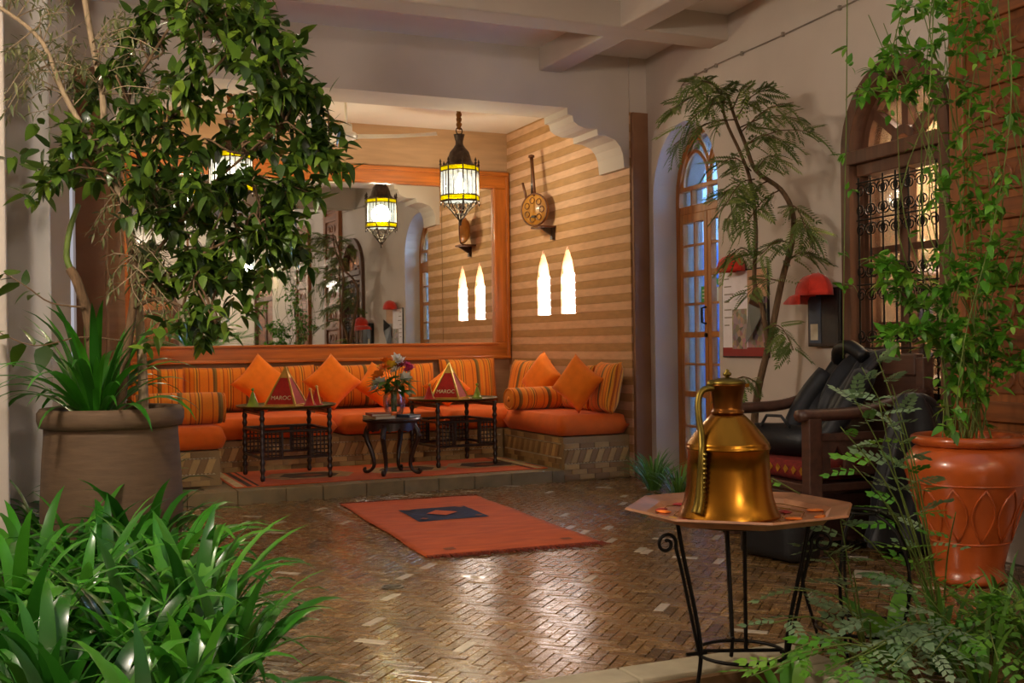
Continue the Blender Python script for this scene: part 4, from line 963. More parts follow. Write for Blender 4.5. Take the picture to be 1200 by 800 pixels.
MB().lathe([(.05,.362),(.056,.366),(.056,.371),(.050,.375),(.049,.385),(.052,.42),(.060,.463),(.062,.466),(.056,.468)],32).build('neck','copper_neck',ew,smooth=True)
MB().prism([(.045,-.022),(.074,-.005),(.074,.005),(.045,.022)],.456,.468,'z').build('spout','brass',ew,fix=True)
ld=MB().lathe([(.060,.468),(.062,.472),(.05,.482),(.03,.488),(.012,.49),(0,.49)],28).build('lid','brass_dark',ew,smooth=True)
MB().lathe([(.008,.488),(.007,.493),(.015,.499),(.015,.505),(.006,.511),(.008,.516),(0,.521)],14).build('finial','brass_dark',ld,smooth=True)
P=[(-.045,-.02,.455),(-.085,-.03,.45),(-.105,-.04,.42),(-.108,-.055,.36),(-.103,-.075,.30),(-.107,-.105,.24),(-.112,-.108,.14),(-.118,-.112,.07),(-.128,-.116,.03)]
hd=MB().tube(smooth_path(P,4),[.011]*20+[.012+.0008*i for i in range(13)],8).build('handle','brass_dark',ew,smooth=True)
for i in range(13):
    z=.04+i*.016; MB().lathe([(0,-.007),(.008,0),(0,.007)],6).build('serration','brass_dark',hd,loc=(-.099-.0022*(12-i)*.3,-.119,z),rot=(PI/2,0,0))
MB().lathe([(0,-.01),(.014,-.006),(.016,0),(.014,.006),(0,.01)],12).build('hinge','brass_dark',ew,loc=(-.058,-.02,.468),rot=(PI/2,0,0),smooth=True)
# petals on the tray
random.seed(5)
PET=[(741,598,'red'),(765,612,'yellow'),(778,602,'orange'),(786,614,'red'),(920,604,'red'),(930,612,'orange'),(945,618,'red'),(975,602,'orange'),(955,622,'red'),(905,590,'yellow'),(762,588,'red'),(990,612,'orange')]
for px,py,c in PET:
    p=at(px,py,(1.1-TTZ-.01)*1300/(py-403)); q=p-TC
    if q.xy.length>.25: q=q*(.25/q.xy.length); p=TC+q
    o=MB().pillow(.05,.03,.008,6,3,.6,-.1).xf(Matrix.Rotation(PI/2,4,'X')).build('petal','petal_'+c,loc=(p.x,p.y,TTZ+.0115),rz=random.uniform(0,6),smooth=True)
    tag(o,c+' flower petal lying on the copper tray','petal',c+' petals on the tray')
# ------------------------------------------------------------------ terracotta urn
tu=thing('terracotta_urn','large glazed terracotta urn with carved leaf band','urn',(3.93,3.76,0))
prf=[(.145,0),(.16,.01),(.162,.03),(.15,.045),(.148,.08),(.172,.18),(.212,.31),(.256,.44),(.276,.51),(.272,.56),(.238,.60),(.212,.622)]
MB().lathe([(0,0)]+prf,44).build('body','terracotta_pot',tu,smooth=True)
MB().lathe([(.210,.615),(.236,.622),(.248,.64),(.244,.658),(.228,.665),(.2,.66),(.192,.63),(.192,.60),(0,.60)],44).build('rim','terracotta_pot',tu,smooth=True)
MB().lathe([(0,.58),(.18,.602),(.191,.603)],20).build('soil','soil',tu)
def prr(z):
    for (r0,z0_),(r1,z1_) in zip(prf,prf[1:]):
        if z0_<=z<=z1_: return lerp(r0,r1,(z-z0_)/(z1_-z0_))
    return .2
for k_ in range(12):
    a=k_*PI/6
    for s in (-1,1):
        P=[]
        for i in range(7):
            t=i/6; z=.20+.24*t; aa=a+s*.22*math.sin(t*PI); r=prr(z)+.002; P.append((r*math.cos(aa),r*math.sin(aa),z))
        MB().tube(P,.005,5).build('carved_leaf','terracotta_pot',tu,smooth=True)
for z in (.19,.455): MB().tube([((prr(z)+.001)*math.cos(a*PI/20),(prr(z)+.001)*math.sin(a*PI/20),z) for a in range(40)],.005,5,closed=True).build('carved_line','terracotta_pot',tu,smooth=True)
# ------------------------------------------------------------------ big clay pot on the left
cp=thing('clay_pot','wide brown clay pot with a rolled rim beside the alcove','pot',(.39,5.42,.19))
MB().lathe([(0,0),(0.279,0),(0.307,.06),(0.312,.2),(0.302,.40),(0.293,.52),(0.293,.56)],44).build('body','clay_pot',cp,smooth=True)
MB().lathe([(0.293,.555),(0.312,.56),(0.321,.59),(0.321,.625),(0.307,.645),(0.279,.64),(0.274,.60),(0.274,.56),(0,.56)],44).build('rim','clay_pot',cp,smooth=True)
MB().lathe([(0,.60),(0.186,.59),(0.273,.575)],20).build('soil','soil',cp)
# planting bed under the strap leaved plants
pb_=thing('planting_bed','low planting bed of dark soil edged with stone','bed',(0,0,0))
MB().prism([(-.72,2.0),(.55,2.0),(.55,6.34),(-.035,6.34),(-.035,5.68),(-.72,5.68)],-.014,.10,'z').build('soil','soil',pb_,fix=True)
for i in range(9): MB().box(.553,.64,2.0+i*.5,2.496+i*.5,-.014,.12).build('edge_slab','kerb_stone',pb_,bevel=.006)
MB().box(-.03,.553,6.343,6.347,0,.12).build('edge_slab','kerb_stone',pb_)
# ------------------------------------------------------------------ carved armchair by the wall
ch=thing('carved_armchair','dark carved wooden armchair with drawers against the plaster wall','chair',(4.04,4.90,.001),R(-94))
# local: -y faces the courtyard, x runs towards the viewer
W2=.37
for x in (-W2,W2):
    MB().box(x-.035,x+.035,-.36,-.28,0,.70).build('leg','chair_wood',ch,bevel=.006); MB().box(x-.03,x+.03,.36,.43,0,1.0).build('leg','chair_wood',ch,bevel=.006)
    P=[(x,-.40,.715),(x,-.2,.715),(x,0,.725),(x,.2,.77),(x,.40,.82)]
    MB().tube(smooth_path(P,4),.032,8,flat=1.3).build('arm','chair_wood',ch,smooth=True)
    pan=[(-.28,.40),(.36,.40),(.36,.58),(-.28,.58)]
    holes=[]
    for c in (-.17,-.02,.13,.27): holes.append([(c-.045,.44),(c+.045,.44),(c+.045,.50),(c+.02,.52),(c,.555),(c-.02,.52),(c-.045,.50)])
    MB().holed(pan,holes,-.01,.01).xf(Matrix.Translation((x,0,0))@Matrix.Rotation(PI/2,4,'Z')).build('side_panel','chair_wood',ch,fix=True)
    MB().box(x-.02,x+.02,-.28,.36,.58,.62).build('side_rail','chair_wood',ch,bevel=.004)
MB().box(-W2,W2,-.35,.40,.32,.36).build('seat_board','chair_wood',ch,bevel=.004)
MB().box(-W2+.03,W2-.03,-.33,.38,.06,.32).build('drawer_case','chair_wood',ch)
for z in (.08,.20):
    D=MB().box(-W2+.045,W2-.045,-.345,-.33,z,z+.105).build('drawer','dark_wood',ch,bevel=.006)
    for x in (-.15,.15): MB().lathe([(.006,0),(.006,.01),(.014,.018),(.01,.028),(0,.03)],10).build('knob','brass_dark',D,loc=(x,-.345,z+.05),rot=(PI/2,0,0))
    D=MB().box(W2-.03,W2-.016,-.27,.33,z,z+.105).build('drawer','dark_wood',ch,bevel=.006)
    for y in (-.12,.16): MB().lathe([(.006,0),(.006,.01),(.014,.018),(.01,.028),(0,.03)],10).build('knob','brass_dark',D,loc=(W2-.016,y,z+.05),rot=(0,PI/2,0))
MB().box(-W2+.03,W2-.03,.37,.41,.36,.96).build('backrest','chair_wood',ch,bevel=.006); MB().box(-W2+.03,W2-.03,.355,.42,.90,1.02).build('top_rail','chair_wood',ch,bevel=.01)
def ploc(o,M): o.matrix_world=M
CM=Matrix.Translation((4.04,4.90,0))@Matrix.Rotation(R(-94),4,'Z')
sc=MB().pillow(.66,.68,.10,12,10,.3,.01).xf(Matrix.Rotation(R(-90),4,'X')).build('patterned_cushion','cushion_red',smooth=True); sc.matrix_world=CM@Matrix.Translation((0,0,.413)); tag(sc,'dark red patterned seat cushion on the carved armchair','cushion')
tr_=MB()
for i in range(9):
    for j in range(2):
        x=-.29+i*.072; tr_.add([(x,-.338-.0,.012),(x+.022,-.342,.034) ,(x+.044,-.338,.012),(x+.022,-.342,-.01)],[(0,1,2,3)])
        tr_.add([(.335,-.29+i*.072,.012),(.338,-.268+i*.072,.034),(.335,-.246+i*.072,.012),(.338,-.268+i*.072,-.01)],[(0,1,2,3)])
o=tr_.build('woven_motif','trim_yellow',sc); o['kind']='stuff'; s_=o.modifiers.new('s','SOLIDIFY'); s_.thickness=.003
# black garments
def drape(name,prof,width,fold,seed,label,mm='black_cloth',taper=.0,n=26,thick=.02):
    """cloth hung over an edge: prof = [(y,z)] along the drape, width along x"""
    P=smooth_path([(0,y,z) for y,z in prof],5); vs=[];fs=[];m=len(P)
    for i,p in enumerate(P):
        t=i/(m-1)
        for k_ in range(n+1):
            u=k_/n-.5; w_=width*(1-taper*abs(2*t-1)); f=fold*(.6+noise.noise((u*4+seed,t*2,seed)))*math.sin(u*19+seed+3*noise.noise((t*3,u*2,seed)))
            vs.append((u*w_+.04*noise.noise((t*4,u*3,seed+9)),p.y+f*(.4+t*.6)+.03*noise.noise((u*5,t*6,seed)),p.z+.02*noise.noise((u*6,t*5,seed+4))+.35*fold*math.cos(u*13+seed)))
    fs=[(i*(n+1)+k_,i*(n+1)+k_+1,(i+1)*(n+1)+k_+1,(i+1)*(n+1)+k_) for i in range(m-1) for k_ in range(n)]
    t=thing(name,label,'garment',CM@Vector((-.10,0,0)),R(-94))
    o=MB().add(vs,fs).build('cloth',mm,t,smooth=True,sub=1); s_=o.modifiers.new('s','SOLIDIFY'); s_.thickness=thick
    return t
ja=drape('jacket',[(.02,.47),(.06,.60),(.12,.74),(.22,.88),(.33,1.0),(.42,1.04),(.475,.96),(.485,.80)],.42,.025,2.3,'black jacket thrown over the armchair back',taper=.1)
for s in (-1,1):
    MB().tube(smooth_path([(s*.17,.24,.90),(s*.2,.12,.76),(s*.18,.0,.60),(s*.12,-.08,.50)],4),[.065,.066,.066,.064,.062,.06,.058,.055,.052,.05,.048,.045,.043],10).build('sleeve','black_cloth',ja,smooth=True)
MB().tube(smooth_path([(-.14,.30,.98),(-.08,.26,1.04),(.02,.26,1.06),(.12,.28,1.0)],4),.04,8).build('collar','black_leather',ja,smooth=True)
bgm=thing('black_bag','rolled black bag lying on the armchair seat','bag',CM@Vector((-.13,-.17,.465)),R(-94)+.3)
MB().lathe([(0,-.23),(.06,-.22),(.085,-.17),(.09,0),(.085,.17),(.06,.22),(0,.23)],18).xf(Matrix.Rotation(PI/2,4,'Y')).build('body','black_leather',bgm,loc=(0,0,.085),smooth=True); MB().tube([(-.1,-.05,.16),(-.05,-.06,.22),(.05,-.06,.22),(.1,-.05,.16)],.009,6).build('strap','black_cloth',bgm,smooth=True)
MB().box(-.16,-.11,-.095,-.07,.09,.12).build('buckle','tin',bgm)
co=thing('long_coat','long black coat hanging off the armchair side towards the urn','garment',CM@Vector((.55,.16,0)),R(-94))
vs=[];fs=[];n=26;mz=14
for i in range(mz+1):
    t=i/mz; z=.80*(1-t)+.03
    for k_ in range(n):
        a=2*PI*k_/n; r=(.05+.07*min(1,t*3)+.04*t)*(1+.22*math.sin(a*5+t*2)+.15*noise.noise((math.cos(a)*2,math.sin(a)*2,t*4)))
        if t>.9: r*=1.15
        vs.append((r*math.cos(a)*.75+.03*math.sin(t*5),r*math.sin(a)*1.25-.04*t,z))
for i in range(mz):
    for k_ in range(n): fs.append((i*n+k_,i*n+(k_+1)%n,(i+1)*n+(k_+1)%n,(i+1)*n+k_))
fs+=[tuple(range(n-1,-1,-1)),tuple(mz*n+k_ for k_ in range(n))]
MB().add(vs,fs).build('cloth','black_cloth',co,smooth=True,sub=1,fix=True)
MB().tube(smooth_path([(-.02,.06,.78),(-.02,.14,.74),(.0,.17,.60),(.02,.16,.42)],4),.045,9).build('sleeve','black_cloth',co,smooth=True)
bs=thing('black_holdall','black holdall bag standing on the pavers by the armchair','bag',CM@Vector((.34,-.50,.002)),R(-80))
MB().pillow(.40,.22,.24,14,8,.35,.03).xf(Matrix.Translation((0,0,.11))).build('body','black_leather',bs,smooth=True)
for y in (-.06,.06): MB().tube(smooth_path([(-.09,y,.20),(-.07,y*1.2,.29),(.07,y*1.2,.29),(.09,y,.20)],4),.008,6).build('strap','black_cloth',bs,smooth=True)
MB().tube([(-.14,0,.222),(.14,0,.222)],.006,6).build('zip','tin',bs)
# second iron stand standing by the bed
s3=thing('iron_plant_stand','black iron plant stand of bowed rods half hidden by ferns','stand',(2.68,3.05,.0),-YAW)
for i in range(5):
    a=i*2*PI/5+.3; d=Vector((math.cos(a),math.sin(a),0))
    MB().tube(smooth_path([d*.06+Vector((0,0,.50)),d*.15+Vector((0,0,.44)),d*.2+Vector((0,0,.28)),d*.16+Vector((0,0,.10)),d*.13+Vector((0,0,.006))],5),.006,6).build('rod','iron',s3,smooth=True)
for r,z in ((.062,.5),(.155,.10)): MB().tube([(r*math.cos(a*PI/10),r*math.sin(a*PI/10),z) for a in range(20)],.006,6,closed=True).build('ring','iron',s3,smooth=True)
# ------------------------------------------------------------------ plants
CAMV=Vector((0,0,EYE))
def leaf_shape(L,Wd,n=5,curl=.2,fold=.12,tip=1.6,base=.6):
    """flat leaf along +x from the origin, slightly folded and curled"""
    vs=[];fs=[]
    for i in range(n+1):
        t=i/n; w_=Wd/2*(math.sin(PI*min(1,t**base))**.8) if 0<t<1 else .0008
        z=-curl*L*t*t; x=L*t
        vs+=[(x,-w_,z+fold*w_),(x,0,z),(x,w_,z+fold*w_)]
    for i in range(n):
        a=i*3; fs+=[(a,a+3,a+4,a+1),(a+1,a+4,a+5,a+2)]
    return vs,fs
def strap_shape(L,Wd,n=9,a0=1.2,bend=1.6,twist=.0):
    """strap leaf rising at angle a0 and bending over"""
    vs=[];fs=[]; x=z=0
    for i in range(n+1):
        t=i/n; w_=Wd/2*(.55+.9*t if t<.4 else .91*(1-((t-.4)/.6)**2.2)+.0)+.0006
        an=a0-bend*t*t
        s=math.sin(twist*t)*w_
        vs+=[(x,-w_*math.cos(twist*t),z+.25*w_-s),(x,0,z),(x,w_*math.cos(twist*t),z+.25*w_+s)]
        x+=L/n*math.cos(an); z+=L/n*math.sin(an)
    for i in range(n):
        a=i*3; fs+=[(a,a+3,a+4,a+1),(a+1,a+4,a+5,a+2)]
    return vs,fs
def pinnate(L,pairs,l,w_,droop=.35,ang=58,term=True,stem=.0016):
    """compound leaf: rachis along +x with leaflet pairs"""
    m=MB(); pts=[(L*t,0,-droop*L*t*t) for t in (0,.25,.5,.75,1)]
    m.tube(pts,[stem,stem,stem*.8,stem*.6,stem*.4],3)
    for i in range(pairs):
        t=.18+.8*i/max(1,pairs-1); p=Vector((L*t,0,-droop*L*t*t)); sc=1-.35*abs(t-.45)
        for s in (-1,1):
            a=s*R(ang-18*t); d=Vector((math.cos(a),math.sin(a),-.25)); d.normalize(); nn=Vector((-d.y,d.x,0))
            q=[p,p+d*l*sc*.5+nn*w_*sc*.5,p+d*l*sc,p+d*l*sc*.5-nn*w_*sc*.5]; q[1].z+=.002; q[3].z+=.002
            m.add(q,[(0,1,2),(0,2,3)])
    if term:
        p=Vector(pts[-1]); m.add([p,p+Vector((l*.5,w_*.5,-.1*l)),p+Vector((l,0,-.3*l)),p+Vector((l*.5,-w_*.5,-.1*l))],[(0,1,2),(0,2,3)])
    return m
def mk(vf,name,mm):
    m=MB(); m.add(*vf) if isinstance(vf,tuple) else None
    if isinstance(vf,MB): m=vf
    return m.mesh(name,mm,True)
def orient(p,d,up=Vector((0,0,1)),s=1.0,spin=0.0):
    """matrix placing +x along d"""
    d=Vector(d).normalized(); y=up.cross(d); y=y.normalized() if y.length>1e-4 else Vector((0,1,0)); z=d.cross(y)
    M=Matrix(((d.x,y.x,z.x,p[0]),(d.y,y.y,z.y,p[1]),(d.z,y.z,z.z,p[2]),(0,0,0,1)))
    return M@Matrix.Rotation(spin,4,'X')@Matrix.Diagonal((s,s,s,1))
def place(t,name,variants,items,limit=300,rest='foliage'):
    """items = [(variant, world matrix)]; nearest ones as parts, the rest joined"""
    items=sorted(items,key=lambda q:(q[1].translation-CAMV).length); base=Matrix.Translation(-Vector(t.location))
    for v,M in items[:limit]:
        o=bpy.data.objects.new(name,variants[v]); C.objects.link(o); o.parent=t; o.matrix_local=base@M
    if len(items)>limit:
        cache=[([x.co.copy() for x in me.vertices],[tuple(p.vertices) for p in me.polygons]) for me in variants]
        vs=[];fs=[];tn=[]
        for v,M in items[limit:]:
            a,f=cache[v]; b=len(vs); M2=base@M; vs+=[tuple(M2@p) for p in a]; fs+=[tuple(i+b for i in q) for q in f]; tn+=[random.random()]*len(f)
        me=bpy.data.meshes.new(rest); me.from_pydata(vs,[],fs); me.polygons.foreach_set('use_smooth',[True]*len(fs)); me.materials.append(variants[0].materials[0])
        a_=me.attributes.new('tone','FLOAT','FACE'); a_.data.foreach_set('value',tn)
        o=link(rest,me,t); o['kind']='stuff'
def rv(s=1.0): return Vector((random.gauss(0,s),random.gauss(0,s),random.gauss(0,s)))
def tube_part(t,name,pts,r,mm,n=7,k=4):
    P=smooth_path([Vector(p)-Vector(t.location) for p in pts],k); m=len(P)
    if hasattr(r,'__len__'): r=[lerp(r[0],r[1],i/(m-1)) for i in range(m)]
    return MB().tube(P,r,n).build(name,mm,t,smooth=True)
RIGHT=Vector((math.cos(YAW),-math.sin(YAW),0)); FWD=Vector((math.sin(YAW),math.cos(YAW),0))

# ---- strap leaved clumps in the left bed
random.seed(21)
SV=[mk(strap_shape(1,.10,9,R(a0),R(b),tw),'leaf','leaf_bed') for a0,b,tw in ((78,95,.2),(66,110,-.3),(55,95,.3),(82,60,.1),(45,80,-.2),(72,130,.2))]
def strap_clump(base,n,L,label,group,mmv=SV,name='strap_leaf_plant',flop=0.0,wide=1.0,cat='plant'):
    t=thing(name,label,cat,base,0,group); it=[]
    for i in range(n):
        a=i*2.4+random.uniform(-.4,.4); s=L*random.uniform(.65,1.15); v=random.randrange(len(mmv))
        p=Vector(base)+Vector((math.cos(a),math.sin(a),0))*random.uniform(.0,.06)
        M=Matrix.Translation(p)@Matrix.Rotation(a,4,'Z')@Matrix.Rotation(random.uniform(-.1,.3)+flop,4,'Y')@Matrix.Diagonal((s,s*wide,s,1))
        it.append((v,M))
    place(t,'leaf',mmv,it,300); return t
NM=[('in the bed against the clay pot','edge'),]
bedspots=[(.06,3.05,.42,34),(.38,2.95,.42,34),(.30,3.35,.46,38),(.0,3.5,.44,34),(.50,3.62,.46,40),(.18,3.85,.46,36),(.46,4.1,.46,38),(-.02,4.2,.46,32),(.30,4.45,.46,36),(.54,4.62,.48,38),(.04,4.75,.46,32),(.48,5.02,.48,36),(.22,4.95,.42,26),(.0,5.25,.42,26),(.58,5.42,.40,26),(.50,6.0,.52,36),(.30,6.1,.42,24),(.14,5.95,.42,22),(.56,5.75,.40,24),(.12,2.6,.42,30),(.25,2.5,.4,28),(.54,3.28,.40,34),(.55,3.9,.42,34)]
for i,(x,y,L,n) in enumerate(bedspots):
    strap_clump((x,y,.10),n,L*1.08,'glossy strap leaved plant '+('spilling over the stone edge of the bed' if x>.49 else 'crowding around the clay pot' if y>4.9 else 'inside the low bed before the clay pot'),'strap leaved plants in the bed')
# ---- strap plant in the clay pot
SP=[mk(strap_shape(1,.075,9,R(a0),R(b),tw),'leaf','leaf_strap') for a0,b,tw in ((86,70,.2),(72,100,-.2),(58,100,.2),(48,110,.2),(80,40,.1))]
strap_clump((.32,5.40,.76),62,.58,'bright green strap leaved plant growing in the clay pot',None,SP,flop=.05)
# ---- leafy tree in the clay pot
random.seed(33)
LV=[mk(leaf_shape(1,w_,5,c,.15),'leaf','leaf_tree') for w_,c in ((.46,.15),(.40,.3),(.52,.05),(.44,.45))]
tb=Vector((.42,5.44,.76)); t=thing('leafy_tree','broad leaved tree rising from the clay pot','tree',tb)
D0=5.2
trunk=[tb,at(150,400,D0),at(158,330,D0),at(150,250,D0),at(165,190,D0)]
tube_part(t,'trunk',trunk,(.024,.016),'bark_brown')
tube_part(t,'trunk',[tb+Vector((-.10,.02,0)),at(105,385,5.15),at(92,335,5.1),at(82,315,5.1)],(.026,.022),'bark_brown')
tube_part(t,'trunk',[at(84,318,5.1),at(78,300,5.1),at(82,268,5.1),at(92,240,5.15)],(.016,.012),'stem_green')
random.seed(34)
hubs=[at(150,250,D0),at(165,190,D0),at(158,330,D0)]
for limb in ([(158,330,5.2),(195,280,5.15),(240,225,5.2),(290,180,5.15),(330,150,5.1)],[(150,250,5.2),(180,170,5.25),(225,110,5.15),(270,60,5.15)],[(165,190,5.2),(150,120,5.2),(175,70,5.2),(200,30,5.15)],[(158,330,5.2),(200,320,5.1),(250,290,5.15),(300,270,5.1)],[(156,360,5.2),(185,350,5.1),(215,360,5.05),(245,375,5.0)]):
    L_=[at(*q) for q in limb]; tube_part(t,'limb',L_,(.012,.005),'bark_brown',6,4); hubs+=L_[1:]
targets=[(120,120,5.3),(150,70,5.1),(185,40,5.3),(215,25,5.0),(250,15,5.2),(285,22,5.1),(310,40,5.2),(340,60,5.1),(352,95,5.1),(330,100,5.4),(300,80,5.0),(265,70,5.3),(235,80,5.0),(200,90,5.2),(170,120,5.0),(205,140,5.3),(240,130,5.1),(280,120,5.2),(315,130,5.0),(345,125,5.2),(360,150,5.1),(385,175,5.05),(350,180,5.2),(320,165,5.4),(290,165,5.0),(255,170,5.2),(220,185,5.0),(185,180,5.3),(160,215,5.1),(200,225,5.2),(235,220,5.0),(270,215,5.3),(300,205,5.1),(330,210,5.0),(360,225,5.2),(340,250,5.1),(305,245,5.2),(275,255,5.0),(240,260,5.2),(205,265,5.0),(180,290,5.2),(215,300,5.1),(250,295,5.3),(285,290,5.0),(315,285,5.2),(355,290,5.1),(300,320,5.1),(265,330,5.2),(235,330,5.0),(125,190,5.2),(105,210,5.1),(75,170,5.0),(60,190,5.1),(90,170,5.2),(55,215,5.0),(250,5,5.2),(200,5,5.1),(300,-5,5.1),(170,10,5.2),(130,150,5.1),(230,360,5.05),(210,385,5.0),(255,385,5.0),(262,388,5.0),(238,400,5.0),(370,165,5.1),(385,190,5.1),(355,110,5.15),(345,75,5.1),(320,50,5.15),(140,90,5.1),(160,140,5.2),(195,200,5.05),(225,240,5.1),(260,235,5.1),(175,250,5.1),(320,265,5.1),(345,275,5.1),(200,340,5.1),(230,15,5.1),(270,40,5.2)]
items=[]
UP=Vector((0,0,1))
def leaf_twig(items,nv,P,n,L,spread=.9,start=.35):
    Q=smooth_path(P,4)
    for i in range(n):
        f=start+(1-start)*i/max(1,n-1); k_=min(len(Q)-2,int(f*(len(Q)-1))); p=Q[k_].lerp(Q[k_+1],f*(len(Q)-1)-k_); d=(Q[k_+1]-Q[k_]).normalized()
        side=d.cross(UP); side=side.normalized() if side.length>1e-3 else Vector((1,0,0)); a=i*2.4
        q=d*.45+(side*math.cos(a)+d.cross(side)*math.sin(a))*spread+Vector((0,0,-.25))+rv(.18)
        items.append((random.randrange(nv),orient(p,q,UP,L*random.uniform(.7,1.25),random.uniform(-.6,.6))))
for px,py,d in targets:
    e=at(px,py,d+random.uniform(-.25,.25)); h=min(hubs,key=lambda q:(q-e).length+ (0 if q.z<e.z+.1 else .4))
    mid=h.lerp(e,.55)+Vector((0,0,.08))+rv(.05); P=[h,h.lerp(mid,.5)+rv(.03),mid,e]
    tube_part(t,'branch',P,(.008,.0025),'bark_brown',5,3)
    leaf_twig(items,4,[mid.lerp(e,-.2),mid.lerp(e,.5)+rv(.02),e],14,.092)
    for q in range(3 if py<350 else 1):
        m0=mid.lerp(e,random.uniform(.0,.8)); e2=e+rv(.09); leaf_twig(items,4,[m0,m0.lerp(e2,.5)+rv(.03),e2],11,.088)
for P in ([at(150,400,5.2),at(95,395,5.1),at(40,405,5.0),at(-10,385,5.0)],[at(100,360,5.1),at(60,355,5.05),at(30,335,5.0),at(5,320,5.0)]):
    tube_part(t,'branch',P,(.005,.002),'bark_brown',5,4); leaf_twig(items,4,P,7,.125,.8,.5)
place(t,'leaf',LV,items,300)
# ---- olive tree
random.seed(44)
OV=[mk(leaf_shape(1,w_,3,c,.2),'leaf','leaf_olive') for w_,c in ((.2,.1),(.24,.25))]
ob=Vector((.54,5.50,.76)); t=thing('olive_tree','slim olive tree with pale trunk and grey green leaves','tree',ob)
tk=[ob,at(165,400,5.3),at(155,290,5.25),at(140,225,5.2),at(124,180,5.2),at(120,110,5.2),at(108,50,5.2),at(95,-25,5.2)]
tube_part(t,'trunk',tk,(.024,.013),'bark_pale'); tube_part(t,'trunk',[at(135,205,5.2),at(110,170,5.15),at(75,110,5.1),at(50,50,5.1),at(10,15,5.1),at(-20,0,5.1)],(.016,.007),'bark_pale')
items=[]
ol=[((75,110),(30,120)),((60,70),(20,95)),((50,50),(90,20)),((20,20),(60,5)),((70,100),(95,40)),((60,75),(90,70)),((75,110),(50,60)),((10,15),(40,-5)),((85,125),(90,90)),((120,110),(165,70)),((115,80),(150,30)),((108,50),(140,10)),((118,100),(90,80)),((124,180),(170,160)),((130,200),(180,215)),((140,225),(190,260)),((145,240),(110,280)),((150,270),(200,300)),((155,290),(190,330)),((150,260),(210,240)),((140,220),(160,310)),((155,300),(130,350)),((160,330),(185,370)),((120,110),(190,100)),((110,60),(180,50)),((145,240),(170,340)),((155,290),(215,330)),((60,75),(5,130)),((40,35),(5,55)),((70,105),(35,70)),((155,310),(205,380))]
for a,b in ol:
    for q in range(3):
        p0=at(a[0],a[1],5.15); e=at(b[0]+random.uniform(-15,15),b[1]+random.uniform(-15,15),5.1+random.uniform(-.25,.3)); P=[p0,p0.lerp(e,.5)+rv(.04)+Vector((0,0,.03)),e]
        tube_part(t,'twig',P,(.0032,.0012),'bark_pale',4,3); leaf_twig(items,2,P,16,.052,.8,.25)
place(t,'leaf',OV,items,300)
# ---- slender tree against the right wall
random.seed(55)
PV=[mk(pinnate(1,9,.30,.10,dr,60),'frond','leaf_pepper') for dr in (.15,.35,.6)]
pb0=Vector((4.42,5.95,.0)); t=thing('slender_tree','slender tree with feathery leaves beside the menu poster','tree',pb0)
dT=6.85
t1_=[pb0,at(884,520,dT),at(888,460,dT),at(902,400,dT),at(916,330,dT),at(928,285,dT),at(929,250,dT),at(915,222,dT),at(886,200,dT),at(874,170,dT),at(862,140,dT),at(852,110,dT)]
tube_part(t,'trunk',t1_,(.026,.009),'bark_brown'); t2_=[at(900,405,dT),at(893,360,dT-.03),at(884,330,dT-.05),at(886,270,dT-.05),at(880,215,dT),at(868,180,dT),at(850,140,dT),at(845,105,dT)]
tube_part(t,'trunk',t2_,(.016,.008),'bark_brown')
bo=[((852,110),(785,130)),((852,110),(800,100)),((850,120),(820,95)),((862,140),(790,170)),((862,140),(900,105)),((866,150),(940,140)),((868,155),(930,120)),((874,170),(955,155)),((874,170),(915,165)),((858,130),(880,100)),((880,200),(845,190)),((884,210),(850,240)),((886,230),(848,225)),((915,222),(870,270)),((925,240),(945,270)),((886,200),(915,185)),((900,212),(850,260)),((929,260),(955,280)),((928,285),(890,300)),((920,310),(955,300)),((916,330),(875,345)),((884,300),(855,300)),((890,450),(850,452)),((905,380),(930,410)),((855,120),(800,150)),((850,115),(830,130))]
items=[]
for a,b in bo:
    p0=at(a[0],a[1],dT); e=at(b[0],b[1],dT+random.uniform(-.5,-.05)); mid=p0.lerp(e,.5)+Vector((0,0,.05)); P=smooth_path([p0,mid,e],4)
    tube_part(t,'branch',[p0,mid,e],(.005,.002),'bark_brown',5,3)
    for i in range(16):
        f=.2+.8*i/15; k_=min(len(P)-2,int(f*(len(P)-1))); p=P[k_]; d=(P[k_+1]-P[k_]).normalized(); side=d.cross(UP).normalized()
        items.append((random.randrange(3),orient(p,d*.7+side*random.choice((-1,1))*random.uniform(.3,1)+Vector((0,0,random.uniform(-.7,.45))),UP,random.uniform(.09,.17),random.uniform(-.8,.8))))
items=[q for q in items if ((q[1]@Vector((1,0,0)))-Vector(RO)).dot(Matrix.Rotation(RA,3,'Z')@Vector((0,1,0)))<-.02]
place(t,'frond',PV,items,300)
# ---- grass clump by the post, ferns
random.seed(66)
GV=[mk(strap_shape(1,.03,7,R(a0),R(b)),'blade','leaf_grass') for a0,b in ((80,70),(65,100),(55,60))]
strap_clump((4.33,7.15,0),120,.34,'light green grass tuft on the pavers near the brown post',None,GV,'grass_tuft',wide=1.3); strap_clump((4.26,6.7,0),90,.30,'light green grass tuft below the arched door',None,GV,'grass_tuft',wide=1.3)
